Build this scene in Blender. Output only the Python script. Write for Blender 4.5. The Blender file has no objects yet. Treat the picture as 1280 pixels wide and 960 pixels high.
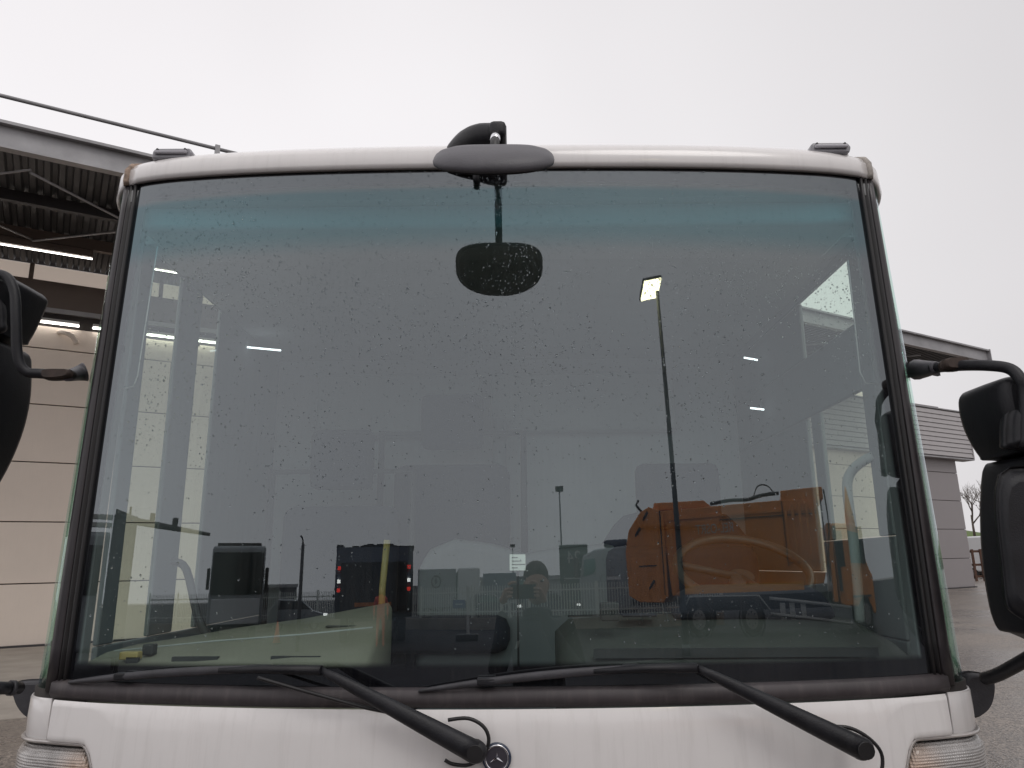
import bpy, bmesh, math, random
import numpy as np
from mathutils import Vector, Matrix
R = math.radians
PI = math.pi
random.seed(7)
SC = bpy.context.scene
COL = SC.collection

# ------------------------------------------------------------------ camera
CAM = np.array([.07, -1.88, 1.55])
cd = bpy.data.cameras.new('camera')
cam = bpy.data.objects.new('camera', cd)
COL.objects.link(cam)
cam.location = CAM
cam.matrix_world = Matrix.Translation(CAM) @ Matrix.Rotation(PI / 2 + R(13.6), 4, 'X') @ Matrix.Rotation(R(-1.35), 4, 'Z')
cd.sensor_width = 36
cd.lens = 940 / 1280 * 36
cd.clip_start = .01
cd.clip_end = 2000
SC.camera = cam

# ------------------------------------------------------------------ sky and light (overcast)
W = bpy.data.worlds.new('World')
SC.world = W
W.use_nodes = True
nt = W.node_tree
for n in list(nt.nodes):
    nt.nodes.remove(n)
def N(t, typ, **kw):
    n = t.nodes.new(typ)
    for k, v in kw.items():
        if k in n.inputs.keys():
            n.inputs[k].default_value = v
        else:
            setattr(n, k, v)
    return n
SUN_EL, SUN_ROT = 55, 150
sky = N(nt, 'ShaderNodeTexSky', sky_type='NISHITA', sun_disc=False, air_density=1.0, dust_density=6.0,
        sun_elevation=R(SUN_EL), sun_rotation=R(SUN_ROT))
hs = N(nt, 'ShaderNodeHueSaturation', Saturation=.25)
tc = N(nt, 'ShaderNodeTexCoord')
no = N(nt, 'ShaderNodeTexNoise', Scale=1.3, Detail=3.0, Roughness=.45)
cr = N(nt, 'ShaderNodeValToRGB')
cr.color_ramp.elements[0].position = .25
cr.color_ramp.elements[0].color = (.72, .695, .71, 1)
cr.color_ramp.elements[1].position = .75
cr.color_ramp.elements[1].color = (.88, .857, .872, 1)
sc10 = N(nt, 'ShaderNodeVectorMath', operation='SCALE')
sc10.inputs['Scale'].default_value = 10.0
mx = N(nt, 'ShaderNodeMixRGB')
mx.inputs[0].default_value = .90
bg = N(nt, 'ShaderNodeBackground', Strength=.112)
wo = N(nt, 'ShaderNodeOutputWorld')
L = nt.links.new
L(sky.outputs[0], hs.inputs['Color'])
L(tc.outputs['Generated'], no.inputs['Vector'])
L(no.outputs[0], cr.inputs[0])
sx_ = N(nt, 'ShaderNodeSeparateXYZ'); L(tc.outputs['Generated'], sx_.inputs[0])
mdr = N(nt, 'ShaderNodeMath', operation='MULTIPLY_ADD'); mdr.inputs[1].default_value = -2.8; mdr.inputs[2].default_value = 10.1
L(sx_.outputs['X'], mdr.inputs[0]); L(mdr.outputs[0], sc10.inputs['Scale'])
L(cr.outputs[0], sc10.inputs[0])
L(hs.outputs[0], mx.inputs[1])
L(sc10.outputs[0], mx.inputs[2])
L(mx.outputs[0], bg.inputs[0])
L(bg.outputs[0], wo.inputs[0])

sd = bpy.data.lights.new('sun', 'SUN')
sd.energy = .6
sd.angle = R(25)
sd.color = (1, .97, .93)
sun = bpy.data.objects.new('sun', sd)
COL.objects.link(sun)
_d = Vector((math.sin(R(SUN_ROT)) * math.cos(R(SUN_EL)), math.cos(R(SUN_ROT)) * math.cos(R(SUN_EL)), math.sin(R(SUN_EL))))
sun.rotation_euler = _d.to_track_quat('Z', 'Y').to_euler()
SC.view_settings.view_transform = 'Standard'
SC.view_settings.look = 'None'
SC.view_settings.exposure = 0.0
SC.view_settings.gamma = 1
SC.cycles.use_denoising = True
SC.cycles.max_bounces = 12
SC.cycles.transparent_max_bounces = 24
SC.cycles.transmission_bounces = 8
SC.cycles.glossy_bounces = 6
SC.cycles.sample_clamp_indirect = 4
SC.cycles.caustics_refractive = False
SC.cycles.caustics_reflective = False

# ------------------------------------------------------------------ surveying helpers (turn measured directions into points in the yard)
TILT = R(.9)          # the truck leans a little to its side on the sloping yard
def _rx(a): c, s = math.cos(a), math.sin(a); return np.array([[1, 0, 0], [0, c, -s], [0, s, c]])
def _ry(a): c, s = math.cos(a), math.sin(a); return np.array([[c, 0, s], [0, 1, 0], [-s, 0, c]])
def _rz(a): c, s = math.cos(a), math.sin(a); return np.array([[c, -s, 0], [s, c, 0], [0, 0, 1]])
RC = _rx(PI / 2 + R(13.6)) @ _rz(R(-1.35))
RT = _ry(TILT)
def ray(x, y):
    d = RC @ np.array([(x - 640) / 940, (480 - y) / 940, -1.])
    return d / np.linalg.norm(d)
def FY(x):             # plan curve of the front: flat in the middle, tighter towards the pillars
    a = abs(x); return .05 * a * a + .027 * a ** 4 + .35 * max(0, a - .92) ** 2
def ws(x, z):          # the curved windscreen surface, truck space
    t = z - 1.25
    return FY(x) + .010 * t + .015 * t * t
def refl(x, y):
    o = RT.T @ CAM; d = RT.T @ ray(x, y); t = 1.7
    f = lambda t: (o + t * d)[1] - ws((o + t * d)[0], (o + t * d)[2])
    for _ in range(40):
        t -= f(t) / ((f(t + 1e-5) - f(t)) / 1e-5)
    p = o + t * d; e = 1e-4
    n = np.array([(ws(p[0] + e, p[2]) - ws(p[0] - e, p[2])) / (2 * e), -1, (ws(p[0], p[2] + e) - ws(p[0], p[2] - e)) / (2 * e)])
    n /= np.linalg.norm(n)
    r = d - 2 * np.dot(d, n) * n
    return RT @ p, RT @ r
def yard(x, y, D):     # point of the yard behind the photographer at distance D
    o, r = refl(x, y)
    return Vector(o + r * D / math.hypot(r[0], r[1]))
def at(x, y, Y):       # point on the truck at depth Y, truck space
    o = RT.T @ CAM; d = RT.T @ ray(x, y)
    return Vector(o + d * (Y - o[1]) / d[1])
def atx(x, y, X):
    o = RT.T @ CAM; d = RT.T @ ray(x, y)
    return Vector(o + d * (X - o[0]) / d[0])

# ------------------------------------------------------------------ materials
MATS = {}
def mat(name, col, rough=.5, metal=0., var=.0, vscale=3., bump=0., bscale=40., coat=0., spec=.5, streak=0., emit=None, estr=0., dirt=None):
    m = bpy.data.materials.new(name)
    m.use_nodes = True
    t = m.node_tree
    b = t.nodes['Principled BSDF']
    b.inputs['Base Color'].default_value = (*col, 1)
    b.inputs['Roughness'].default_value = rough
    b.inputs['Metallic'].default_value = metal
    b.inputs['Specular IOR Level'].default_value = spec
    b.inputs['Coat Weight'].default_value = coat
    b.inputs['Coat Roughness'].default_value = .06
    tc = N(t, 'ShaderNodeTexCoord')
    last = None
    if var:
        n1 = N(t, 'ShaderNodeTexNoise', Scale=vscale, Detail=6.0, Roughness=.6)
        t.links.new(tc.outputs['Object'], n1.inputs['Vector'])
        mp = N(t, 'ShaderNodeMapRange')
        mp.inputs['From Min'].default_value = .3; mp.inputs['From Max'].default_value = .7
        mp.inputs['To Min'].default_value = 1 - var; mp.inputs['To Max'].default_value = 1 + var
        t.links.new(n1.outputs[0], mp.inputs[0])
        vm = N(t, 'ShaderNodeVectorMath', operation='SCALE')
        vm.inputs[0].default_value = col
        t.links.new(mp.outputs[0], vm.inputs['Scale'])
        last = vm.outputs[0]
        mr = N(t, 'ShaderNodeMapRange')
        mr.inputs['To Min'].default_value = max(.02, rough - .12); mr.inputs['To Max'].default_value = min(1, rough + .12)
        t.links.new(n1.outputs[0], mr.inputs[0])
        t.links.new(mr.outputs[0], b.inputs['Roughness'])
    if streak:
        mpn = N(t, 'ShaderNodeMapping')
        mpn.inputs['Scale'].default_value = (38, 38, 1.6)
        t.links.new(tc.outputs['Object'], mpn.inputs[0])
        n2 = N(t, 'ShaderNodeTexNoise', Scale=1.0, Detail=5.0, Roughness=.65)
        t.links.new(mpn.outputs[0], n2.inputs['Vector'])
        rp = N(t, 'ShaderNodeValToRGB')
        rp.color_ramp.elements[0].position = .5; rp.color_ramp.elements[0].color = (0, 0, 0, 1)
        rp.color_ramp.elements[1].position = .8; rp.color_ramp.elements[1].color = (streak, streak, streak, 1)
        t.links.new(n2.outputs[0], rp.inputs[0])
        mc = N(t, 'ShaderNodeMixRGB')
        mc.inputs[2].default_value = (*(dirt or (.22, .19, .16)), 1)
        if last: t.links.new(last, mc.inputs[1])
        else: mc.inputs[1].default_value = (*col, 1)
        t.links.new(rp.outputs[0], mc.inputs[0])
        last = mc.outputs[0]
    if last: t.links.new(last, b.inputs['Base Color'])
    if bump:
        n3 = N(t, 'ShaderNodeTexNoise', Scale=bscale, Detail=4.0)
        t.links.new(tc.outputs['Object'], n3.inputs['Vector'])
        bp = N(t, 'ShaderNodeBump', Strength=bump, Distance=.01)
        t.links.new(n3.outputs[0], bp.inputs['Height'])
        t.links.new(bp.outputs[0], b.inputs['Normal'])
    if emit:
        b.inputs['Emission Color'].default_value = (*emit, 1)
        b.inputs['Emission Strength'].default_value = estr
    MATS[name] = m
    return m

def glass_mat(name, tint, ior=1.8, band=False, dust=.0):
    """Car glass: mirror-like outer reflection by Fresnel over tinted see-through glass."""
    m = bpy.data.materials.new(name)
    m.use_nodes = True
    t = m.node_tree
    for n in list(t.nodes): t.nodes.remove(n)
    out = N(t, 'ShaderNodeOutputMaterial')
    tr = N(t, 'ShaderNodeBsdfTransparent'); tr.inputs[0].default_value = (*tint, 1)
    gl = N(t, 'ShaderNodeBsdfGlossy'); gl.inputs['Roughness'].default_value = 0.0
    gl.inputs[0].default_value = (.87, .95, 1, 1)
    fr = N(t, 'ShaderNodeFresnel', IOR=ior)
    geo = N(t, 'ShaderNodeNewGeometry')
    mx = N(t, 'ShaderNodeMixShader')
    L = t.links.new
    inv = N(t, 'ShaderNodeMath', operation='SUBTRACT'); inv.inputs[0].default_value = 1
    L(geo.outputs['Backfacing'], inv.inputs[1])
    ml = N(t, 'ShaderNodeMath', operation='MULTIPLY')
    L(fr.outputs[0], ml.inputs[0]); L(inv.outputs[0], ml.inputs[1])
    L(ml.outputs[0], mx.inputs[0]); L(tr.outputs[0], mx.inputs[1]); L(gl.outputs[0], mx.inputs[2])
    res = mx.outputs[0]
    tc = N(t, 'ShaderNodeTexCoord')
    if band:
        sx = N(t, 'ShaderNodeSeparateXYZ'); L(tc.outputs['Object'], sx.inputs[0])
        # teal shade band at the top of the laminate
        rp = N(t, 'ShaderNodeMapRange', interpolation_type='SMOOTHSTEP')
        rp.inputs['From Min'].default_value = 2.375; rp.inputs['From Max'].default_value = 2.455
        L(sx.outputs['Z'], rp.inputs[0])
        c1 = N(t, 'ShaderNodeMixRGB'); c1.inputs[1].default_value = (*tint, 1); c1.inputs[2].default_value = (.30, .62, .66, 1)
        L(rp.outputs[0], c1.inputs[0]); L(c1.outputs[0], tr.inputs[0])
        c2 = N(t, 'ShaderNodeMixRGB'); c2.inputs[1].default_value = (.87, .95, 1, 1); c2.inputs[2].default_value = (.64, .88, .96, 1)
        e2b = N(t, 'ShaderNodeMapRange'); e2b.inputs['From Min'].default_value = 2.575; e2b.inputs['From Max'].default_value = 2.59; e2b.inputs['To Min'].default_value = 1; e2b.inputs['To Max'].default_value = 0
        L(sx.outputs['Z'], e2b.inputs[0]); rb = N(t, 'ShaderNodeMath', operation='MULTIPLY'); L(rp.outputs[0], rb.inputs[0]); L(e2b.outputs[0], rb.inputs[1]); L(rb.outputs[0], c2.inputs[0]); L(c2.outputs[0], gl.inputs[0])
        # black ceramic print round the edge
        ax = N(t, 'ShaderNodeMath', operation='ABSOLUTE'); L(sx.outputs['X'], ax.inputs[0])
        # side limit narrows towards the top
        z1 = N(t, 'ShaderNodeMath', operation='MULTIPLY_ADD'); L(sx.outputs['Z'], z1.inputs[0]); z1.inputs[1].default_value = .016; z1.inputs[2].default_value = -.016 * 1.25
        xs = N(t, 'ShaderNodeMath', operation='ADD'); L(ax.outputs[0], xs.inputs[0]); L(z1.outputs[0], xs.inputs[1])
        def rng(src, a, b_):
            q = N(t, 'ShaderNodeMapRange', interpolation_type='SMOOTHSTEP'); q.inputs['From Min'].default_value = a; q.inputs['From Max'].default_value = b_
            L(src, q.inputs[0]); return q.outputs[0]
        e1 = rng(xs.outputs[0], 1.040, 1.058)
        e2 = rng(sx.outputs['Z'], 2.588, 2.606)
        e3 = rng(sx.outputs['Z'], 1.335, 1.317)
        mxa = N(t, 'ShaderNodeMath', operation='MAXIMUM'); L(e1, mxa.inputs[0]); L(e2, mxa.inputs[1])
        mxb = N(t, 'ShaderNodeMath', operation='MAXIMUM'); L(mxa.outputs[0], mxb.inputs[0]); L(e3, mxb.inputs[1])
        df = N(t, 'ShaderNodeBsdfDiffuse'); df.inputs[0].default_value = (.005, .005, .007, 1)
        mf = N(t, 'ShaderNodeMixShader')
        L(mxb.outputs[0], mf.inputs[0]); L(tr.outputs[0], mf.inputs[1]); L(df.outputs[0], mf.inputs[2])
        L(mf.outputs[0], mx.inputs[1])
    if dust:
        mpn = N(t, 'ShaderNodeMapping'); mpn.inputs['Scale'].default_value = (120, 120, 1.6)
        L(tc.outputs['Object'], mpn.inputs[0])
        n2 = N(t, 'ShaderNodeTexNoise', Scale=1.0, Detail=6.0, Roughness=.7); L(mpn.outputs[0], n2.inputs['Vector'])
        n3 = N(t, 'ShaderNodeTexNoise', Scale=2.2, Detail=4.0); L(tc.outputs['Object'], n3.inputs['Vector'])
        mm = N(t, 'ShaderNodeMath', operation='MULTIPLY'); L(n2.outputs[0], mm.inputs[0]); L(n3.outputs[0], mm.inputs[1])
        mr = N(t, 'ShaderNodeMapRange'); mr.inputs['From Min'].default_value = .17; mr.inputs['From Max'].default_value = .42
        mr.inputs['To Max'].default_value = dust; L(mm.outputs[0], mr.inputs[0])
        dd = N(t, 'ShaderNodeBsdfDiffuse'); dd.inputs[0].default_value = (.42, .42, .40, 1)
        md = N(t, 'ShaderNodeMixShader'); L(mr.outputs[0], md.inputs[0]); L(res, md.inputs[1]); L(dd.outputs[0], md.inputs[2])
        res = md.outputs[0]
    L(res, out.inputs[0])
    MATS[name] = m
    return m

M = MATS
mat('white_paint', (.78, .755, .745), .22, var=.03, vscale=5, coat=.35, streak=.16, bump=.02, bscale=9)
mat('grey_rubber', (.050, .042, .045), .55, var=.25, vscale=9, streak=.35, dirt=(.16, .14, .13))
mat('pillar_black', (.030, .026, .029), .38, var=.25, vscale=12, streak=.35, dirt=(.10, .09, .09))
mat('black_rubber', (.012, .011, .012), .45, var=.2, vscale=20)
mat('black_plastic', (.013, .013, .016), .45, var=.3, vscale=14, bump=.15, bscale=300, streak=.2, dirt=(.05, .05, .055), spec=.35)
mat('worn_plastic', (.045, .044, .050), .55, var=.3, vscale=18, bump=.1, bscale=160)
mat('grey_plastic', (.085, .082, .092), .5, var=.15, vscale=16, bump=.1, bscale=200, streak=.3, dirt=(.06, .06, .06))
mat('rusty_metal', (.09, .045, .03), .8, var=.5, vscale=40)
mat('seam_worn', (.30, .22, .17), .8, var=.6, vscale=60)
mat('seam_clean', (.36, .33, .30), .7, var=.3, vscale=60)
mat('lamp_lens', (.34, .33, .36), .15, coat=.5)
mat('lamp_body', (.22, .215, .235), .35, coat=.3)
mat('worn_joint', (.045, .030, .024), .7, var=.5, vscale=40)
mat('chrome', (.75, .75, .78), .12, 1.0)
mat('emblem_ground', (.16, .15, .18), .3, .8, var=.1)
mat('cab_lining', (.38, .39, .39), .85, var=.06, vscale=4)
mat('cab_wall', (.52, .53, .55), .85, var=.08, vscale=3)
mat('cab_pillar', (.20, .21, .22), .75, var=.06, vscale=4)
mat('dash_green', (.215, .205, .165), .7, var=.1, vscale=6, bump=.15, bscale=120)
mat('dash_dark', (.035, .036, .038), .6, var=.2, vscale=8)
mat('dash_mid', (.055, .058, .054), .7, var=.15, vscale=6)
mat('wheel_rim', (.07, .06, .055), .35)
mat('seat_cloth', (.025, .027, .042), .95, var=.15, vscale=12, bump=.2, bscale=200)
mat('yellow_rail', (.42, .32, .12), .35)
mat('brown_cloth', (.10, .055, .028), .9, var=.4, vscale=15, bump=.5, bscale=30)
mat('paper', (.75, .77, .74), .8)
mat('ink', (.05, .05, .05), .8)
mat('mirror_glass', (.02, .02, .022), .04, 0., spec=.5)
mat('headlight_inner', (.55, .52, .50), .35, .5, var=.2, vscale=9)
mat('amber', (.75, .28, .06), .4)
glass_mat('windscreen_glass', (.83, .93, .90), ior=2.36, band=True, dust=.040)
glass_mat('green_glass', (.80, .93, .86), ior=1.8, dust=.05)
glass_mat('side_glass', (.93, .97, .92), ior=1.5, dust=.03)
# yard
def asphalt(nm, c0, c1):
    m = mat(nm, (.06, .058, .056), .5)
    t = m.node_tree; b = t.nodes['Principled BSDF']; L = t.links.new
    tc = N(t, 'ShaderNodeTexCoord')
    v = N(t, 'ShaderNodeTexVoronoi', Scale=55.0); L(tc.outputs['Object'], v.inputs['Vector'])
    n = N(t, 'ShaderNodeTexNoise', Scale=.35, Detail=8.0, Roughness=.65); L(tc.outputs['Object'], n.inputs['Vector'])
    r1 = N(t, 'ShaderNodeValToRGB')
    r1.color_ramp.elements[0].color = c0; r1.color_ramp.elements[1].color = c1
    r1.color_ramp.elements[0].position = .1; r1.color_ramp.elements[1].position = .9
    L(v.outputs['Color'], r1.inputs[0])
    r2 = N(t, 'ShaderNodeMapRange'); r2.inputs['From Min'].default_value = .35; r2.inputs['From Max'].default_value = .65
    r2.inputs['To Min'].default_value = .62; r2.inputs['To Max'].default_value = 1.25
    L(n.outputs[0], r2.inputs[0])
    vm = N(t, 'ShaderNodeVectorMath', operation='SCALE'); L(r1.outputs[0], vm.inputs[0]); L(r2.outputs[0], vm.inputs['Scale'])
    L(vm.outputs[0], b.inputs['Base Color'])
    r3 = N(t, 'ShaderNodeMapRange'); r3.inputs['From Min'].default_value = .35; r3.inputs['From Max'].default_value = .65
    r3.inputs['To Min'].default_value = .22; r3.inputs['To Max'].default_value = .55
    L(n.outputs[0], r3.inputs[0]); L(r3.outputs[0], b.inputs['Roughness'])
    bp = N(t, 'ShaderNodeBump', Strength=.5, Distance=.006); L(v.outputs['Distance'], bp.inputs['Height']); L(bp.outputs[0], b.inputs['Normal'])
asphalt('wet_asphalt', (.055, .051, .048, 1), (.30, .255, .22, 1))
asphalt('dark_asphalt', (.018, .018, .022, 1), (.09, .088, .095, 1))
MATS['dark_asphalt'].node_tree.nodes['Principled BSDF'].inputs['Specular IOR Level'].default_value = .03
for n in MATS['dark_asphalt'].node_tree.nodes:
    if n.type == 'MAP_RANGE' and abs(n.inputs['To Max'].default_value - .55) < .01: n.inputs['To Min'].default_value = .55; n.inputs['To Max'].default_value = .9
mat('concrete', (.30, .27, .235), .75, var=.22, vscale=1.2, bump=.3, bscale=60)
mat('wall_beige', (.73, .64, .56), .5, var=.04, vscale=.8, streak=.06)
mat('wall_grey', (.27, .25, .255), .5, var=.04, vscale=.8)
mat('louvre_grey', (.40, .38, .385), .45, var=.05, vscale=2)
mat('joint_dark', (.04, .035, .033), .9)
mat('steel_grey', (.33, .325, .335), .5, .3, var=.22, vscale=1.3)
mat('steel_dark', (.045, .042, .045), .6, .2, var=.3, vscale=2)
mat('deck_dark', (.05, .05, .054), .5, .3, var=.5, vscale=.7)
mat('band_brown', (.14, .11, .095), .6, var=.1, vscale=1)
mat('clerestory', (.60, .52, .46), .6, emit=(.9, .76, .66), estr=.3)  # slight warm emission stands in for the lit interior behind the panes
mat('tube_light', (.9, .9, .9), .4, emit=(1, .94, .88), estr=7)
mat('tube_glint', (.9, .9, .9), .4, emit=(.9, .95, 1), estr=2.4)  # glow for the added rods inside the cab
mat('flood_light', (1, 1, .9), .4, emit=(1, .90, .52), estr=13)
mat('lamp_steel', (.10, .11, .12), .5, .4)
mat('refuse_orange', (.72, .25, .045), .4, var=.10, vscale=2, streak=.3, dirt=(.18, .09, .04), coat=.3)
mat('orange_stripe', (.85, .36, .05), .4)
mat('dark_blue', (.022, .034, .065), .35, var=.2, vscale=3, coat=.4)
mat('mid_blue', (.13, .17, .22), .35, var=.15, vscale=3)
mat('dark_green', (.018, .05, .04), .4)
mat('silver_paint', (.32, .34, .36), .3, .3, var=.05)
mat('van_white', (.62, .63, .64), .3, coat=.4)
mat('tyre', (.02, .02, .02), .8, bump=.3)
mat('rim', (.30, .29, .28), .4, .6)
mat('window_dark', (.015, .018, .02), .08)
mat('window_teal', (.10, .22, .20), .1)
mat('fence_white', (.62, .64, .60), .5)
mat('warehouse_grey', (.30, .31, .32), .6, var=.08, vscale=.3)
mat('rail_grey', (.45, .45, .44), .5)
mat('tail_red', (.5, .02, .02), .3, emit=(1, .05, .03), estr=1.5)
mat('white_lamp', (.9, .9, .9), .3, emit=(1, .97, .9), estr=3)
mat('plate_amber', (.5, .16, .03), .5)
mat('sign_blue', (.02, .06, .22), .4)
mat('cone_orange', (.8, .15, .04), .5)
mat('cloth_black', (.010, .011, .014), .85, var=.2, vscale=10, bump=.3, bscale=60)
mat('trousers', (.02, .022, .03), .9)
mat('skin', (.46, .27, .20), .5, var=.06, vscale=20)
mat('hair', (.03, .022, .016), .7, bump=.5, bscale=200)
mat('hivis', (.7, .10, .06), .7)
mat('phone_black', (.01, .01, .012), .15)
mat('bark', (.10, .08, .065), .9, var=.3, vscale=9)
mat('grass_bank', (.09, .13, .04), .9, var=.3, vscale=.8)
mat('bank_hill', (.08, .10, .05), .95, var=.3, vscale=.2)

# water drop material
m = bpy.data.materials.new('water_drop'); m.use_nodes = True
t = m.node_tree
for n in list(t.nodes): t.nodes.remove(n)
o_ = N(t, 'ShaderNodeOutputMaterial'); g_ = N(t, 'ShaderNodeBsdfGlass', IOR=1.33, Roughness=0.0)
g_.inputs[0].default_value = (.95, .96, .97, 1)
t.links.new(g_.outputs[0], o_.inputs[0]); M['water_drop'] = m

# ------------------------------------------------------------------ mesh helpers
class MB:
    def __init__(s): s.v = []; s.f = []; s.sm = []
    def add(s, vs, fs, smooth=False):
        k = len(s.v); s.v += [tuple(v) for v in vs]
        s.f += [tuple(i + k for i in f) for f in fs]; s.sm += [smooth] * len(fs); return s
    def box(s, lo, hi, mtx=None):
        x0, y0, z0 = lo; x1, y1, z1 = hi
        vs = [(x0, y0, z0), (x1, y0, z0), (x1, y1, z0), (x0, y1, z0), (x0, y0, z1), (x1, y0, z1), (x1, y1, z1), (x0, y1, z1)]
        if mtx: vs = [mtx @ Vector(v) for v in vs]
        return s.add(vs, [(0, 3, 2, 1), (4, 5, 6, 7), (0, 1, 5, 4), (1, 2, 6, 5), (2, 3, 7, 6), (3, 0, 4, 7)])
    def loft(s, rings, closed=True, caps=True, smooth=True):
        n = len(rings[0]); vs = [v for r in rings for v in r]; fs = []
        for i in range(len(rings) - 1):
            for j in range(n if closed else n - 1):
                k = (j + 1) % n
                fs.append((i * n + j, i * n + k, (i + 1) * n + k, (i + 1) * n + j))
        s.add(vs, fs, smooth)
        if caps and closed:
            s.add(rings[0], [tuple(reversed(range(n)))]); s.add(rings[-1], [tuple(range(n))])
        return s
    def tube(s, pts, r, n=12, sub=0):
        pts = [Vector(p) for p in pts]
        if sub: pts, r = smooth_path(pts, r, sub)
        if not hasattr(r, '__len__'): r = [r] * len(pts)
        rings = []; up = None
        for i, p in enumerate(pts):
            d = (pts[min(i + 1, len(pts) - 1)] - pts[max(i - 1, 0)]).normalized()
            if up is None:
                up = d.orthogonal().normalized()
            up = (up - d * up.dot(d)).normalized()
            b = d.cross(up)
            rings.append([p + (up * math.cos(a) + b * math.sin(a)) * r[i] for a in [2 * PI * k / n for k in range(n)]])
        return s.loft(rings)
    def prism(s, poly, depth, o=(0, 0, 0), ux=(1, 0, 0), uy=(0, 0, 1), w=(0, 1, 0)):
        o, ux, uy, w = map(Vector, (o, ux, uy, w))
        a = [o + ux * p[0] + uy * p[1] for p in poly]; b = [p + w * depth for p in a]; n = len(poly)
        fs = [tuple(range(n)), tuple(reversed(range(n, 2 * n)))] + [(i, i + n, (i + 1) % n + n, (i + 1) % n) for i in range(n)]
        return s.add(a + b, fs)
    def ell(s, c, r, nu=20, nv=12, mtx=None, pw=1.0):
        vs = []; fs = []
        sg = lambda v: math.copysign(abs(v) ** pw, v)
        for i in range(nv + 1):
            a = -PI / 2 + PI * i / nv
            for j in range(nu):
                b = 2 * PI * j / nu
                v = Vector((r[0] * sg(math.cos(a)) * sg(math.cos(b)), r[1] * sg(math.cos(a)) * sg(math.sin(b)), r[2] * sg(math.sin(a))))
                if mtx: v = mtx @ v
                vs.append(v + Vector(c))
        for i in range(nv):
            for j in range(nu):
                fs.append((i * nu + j, i * nu + (j + 1) % nu, (i + 1) * nu + (j + 1) % nu, (i + 1) * nu + j))
        return s.add(vs, fs, True)
    def torus(s, c, R0, r0, ax=(0, 1, 0), n=40, k=10, a0=0, a1=2 * PI):
        ax = Vector(ax).normalized(); u = ax.orthogonal().normalized(); v = ax.cross(u)
        full = abs(a1 - a0 - 2 * PI) < 1e-6
        rings = []
        for i in range(n + 1):
            a = a0 + (a1 - a0) * i / n; d = u * math.cos(a) + v * math.sin(a)
            rings.append([Vector(c) + d * (R0 + r0 * math.cos(b)) + ax * r0 * math.sin(b) for b in [2 * PI * j / k for j in range(k)]])
        return s.loft(rings, caps=not full)
    def build(s, name, m, parent=None, bevel=0, seg=2, solid=0, smooth=None):
        me = bpy.data.meshes.new(name); me.from_pydata(s.v, [], s.f)
        me.polygons.foreach_set('use_smooth', s.sm if smooth is None else [smooth] * len(s.f))
        bm = bmesh.new(); bm.from_mesh(me); bmesh.ops.remove_doubles(bm, verts=bm.verts, dist=1e-6)
        bmesh.ops.recalc_face_normals(bm, faces=bm.faces); bm.to_mesh(me); bm.free()
        me.materials.append(M[m] if isinstance(m, str) else m)
        o = bpy.data.objects.new(name, me); COL.objects.link(o); o.parent = parent
        if solid:
            q = o.modifiers.new('solid', 'SOLIDIFY'); q.thickness = solid; q.offset = -1
        if bevel:
            q = o.modifiers.new('bevel', 'BEVEL'); q.width = bevel; q.segments = seg; q.limit_method = 'ANGLE'; q.angle_limit = R(35)
            for p in me.polygons: p.use_smooth = True
            w = o.modifiers.new('wn', 'WEIGHTED_NORMAL'); w.keep_sharp = True
        return o
def smooth_path(pts, r, sub):
    rr = r if hasattr(r, '__len__') else [r] * len(pts)
    P, Q = [], []
    n = len(pts)
    for i in range(n - 1):
        p0, p1, p2, p3 = pts[max(i - 1, 0)], pts[i], pts[i + 1], pts[min(i + 2, n - 1)]
        for k in range(sub):
            t = k / sub
            P.append(.5 * ((2 * p1) + (p2 - p0) * t + (2 * p0 - 5 * p1 + 4 * p2 - p3) * t * t + (-p0 + 3 * p1 - 3 * p2 + p3) * t ** 3))
            Q.append(rr[i] * (1 - t) + rr[i + 1] * t)
    P.append(pts[-1]); Q.append(rr[-1])
    return P, Q
def empty(name, loc=(0, 0, 0), rot=(0, 0, 0)):
    o = bpy.data.objects.new(name, None); COL.objects.link(o); o.location = loc; o.rotation_euler = rot; return o
def tag(o, label=None, cat=None, group=None, kind=None):
    if label: o['label'] = label
    if cat: o['category'] = cat
    if group: o['group'] = group
    if kind: o['kind'] = kind
    return o
def copy_part(o, parent):
    c = o.copy(); COL.objects.link(c); c.parent = parent; return c
def text_mesh(name, s, size, m, parent, loc, rot, ext=.002):
    cu = bpy.data.curves.new(name, 'FONT'); cu.body = s; cu.size = size; cu.extrude = ext; cu.align_x = 'CENTER'; cu.align_y = 'CENTER'
    tmp = bpy.data.objects.new('tmp', cu); COL.objects.link(tmp)
    bpy.context.view_layer.update()
    me = bpy.data.meshes.new_from_object(tmp); bpy.data.objects.remove(tmp)
    me.materials.clear(); me.materials.append(M[m])
    o = bpy.data.objects.new(name, me); COL.objects.link(o); o.parent = parent; o.location = loc; o.rotation_euler = rot
    return o

# ------------------------------------------------------------------ ground
g = MB(); g.add([(-300, -400, .004), (300, -400, .004), (300, -1.2, .004), (-300, -1.2, .004)], [(0, 1, 2, 3)])
tag(g.build('asphalt_yard', 'dark_asphalt'), kind='structure')
g = MB(); g.add([(-700, -700, 0), (700, -700, 0), (700, 700, 0), (-700, 700, 0)], [(0, 1, 2, 3)])
tag(g.build('ground', 'wet_asphalt'), kind='structure')

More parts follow.
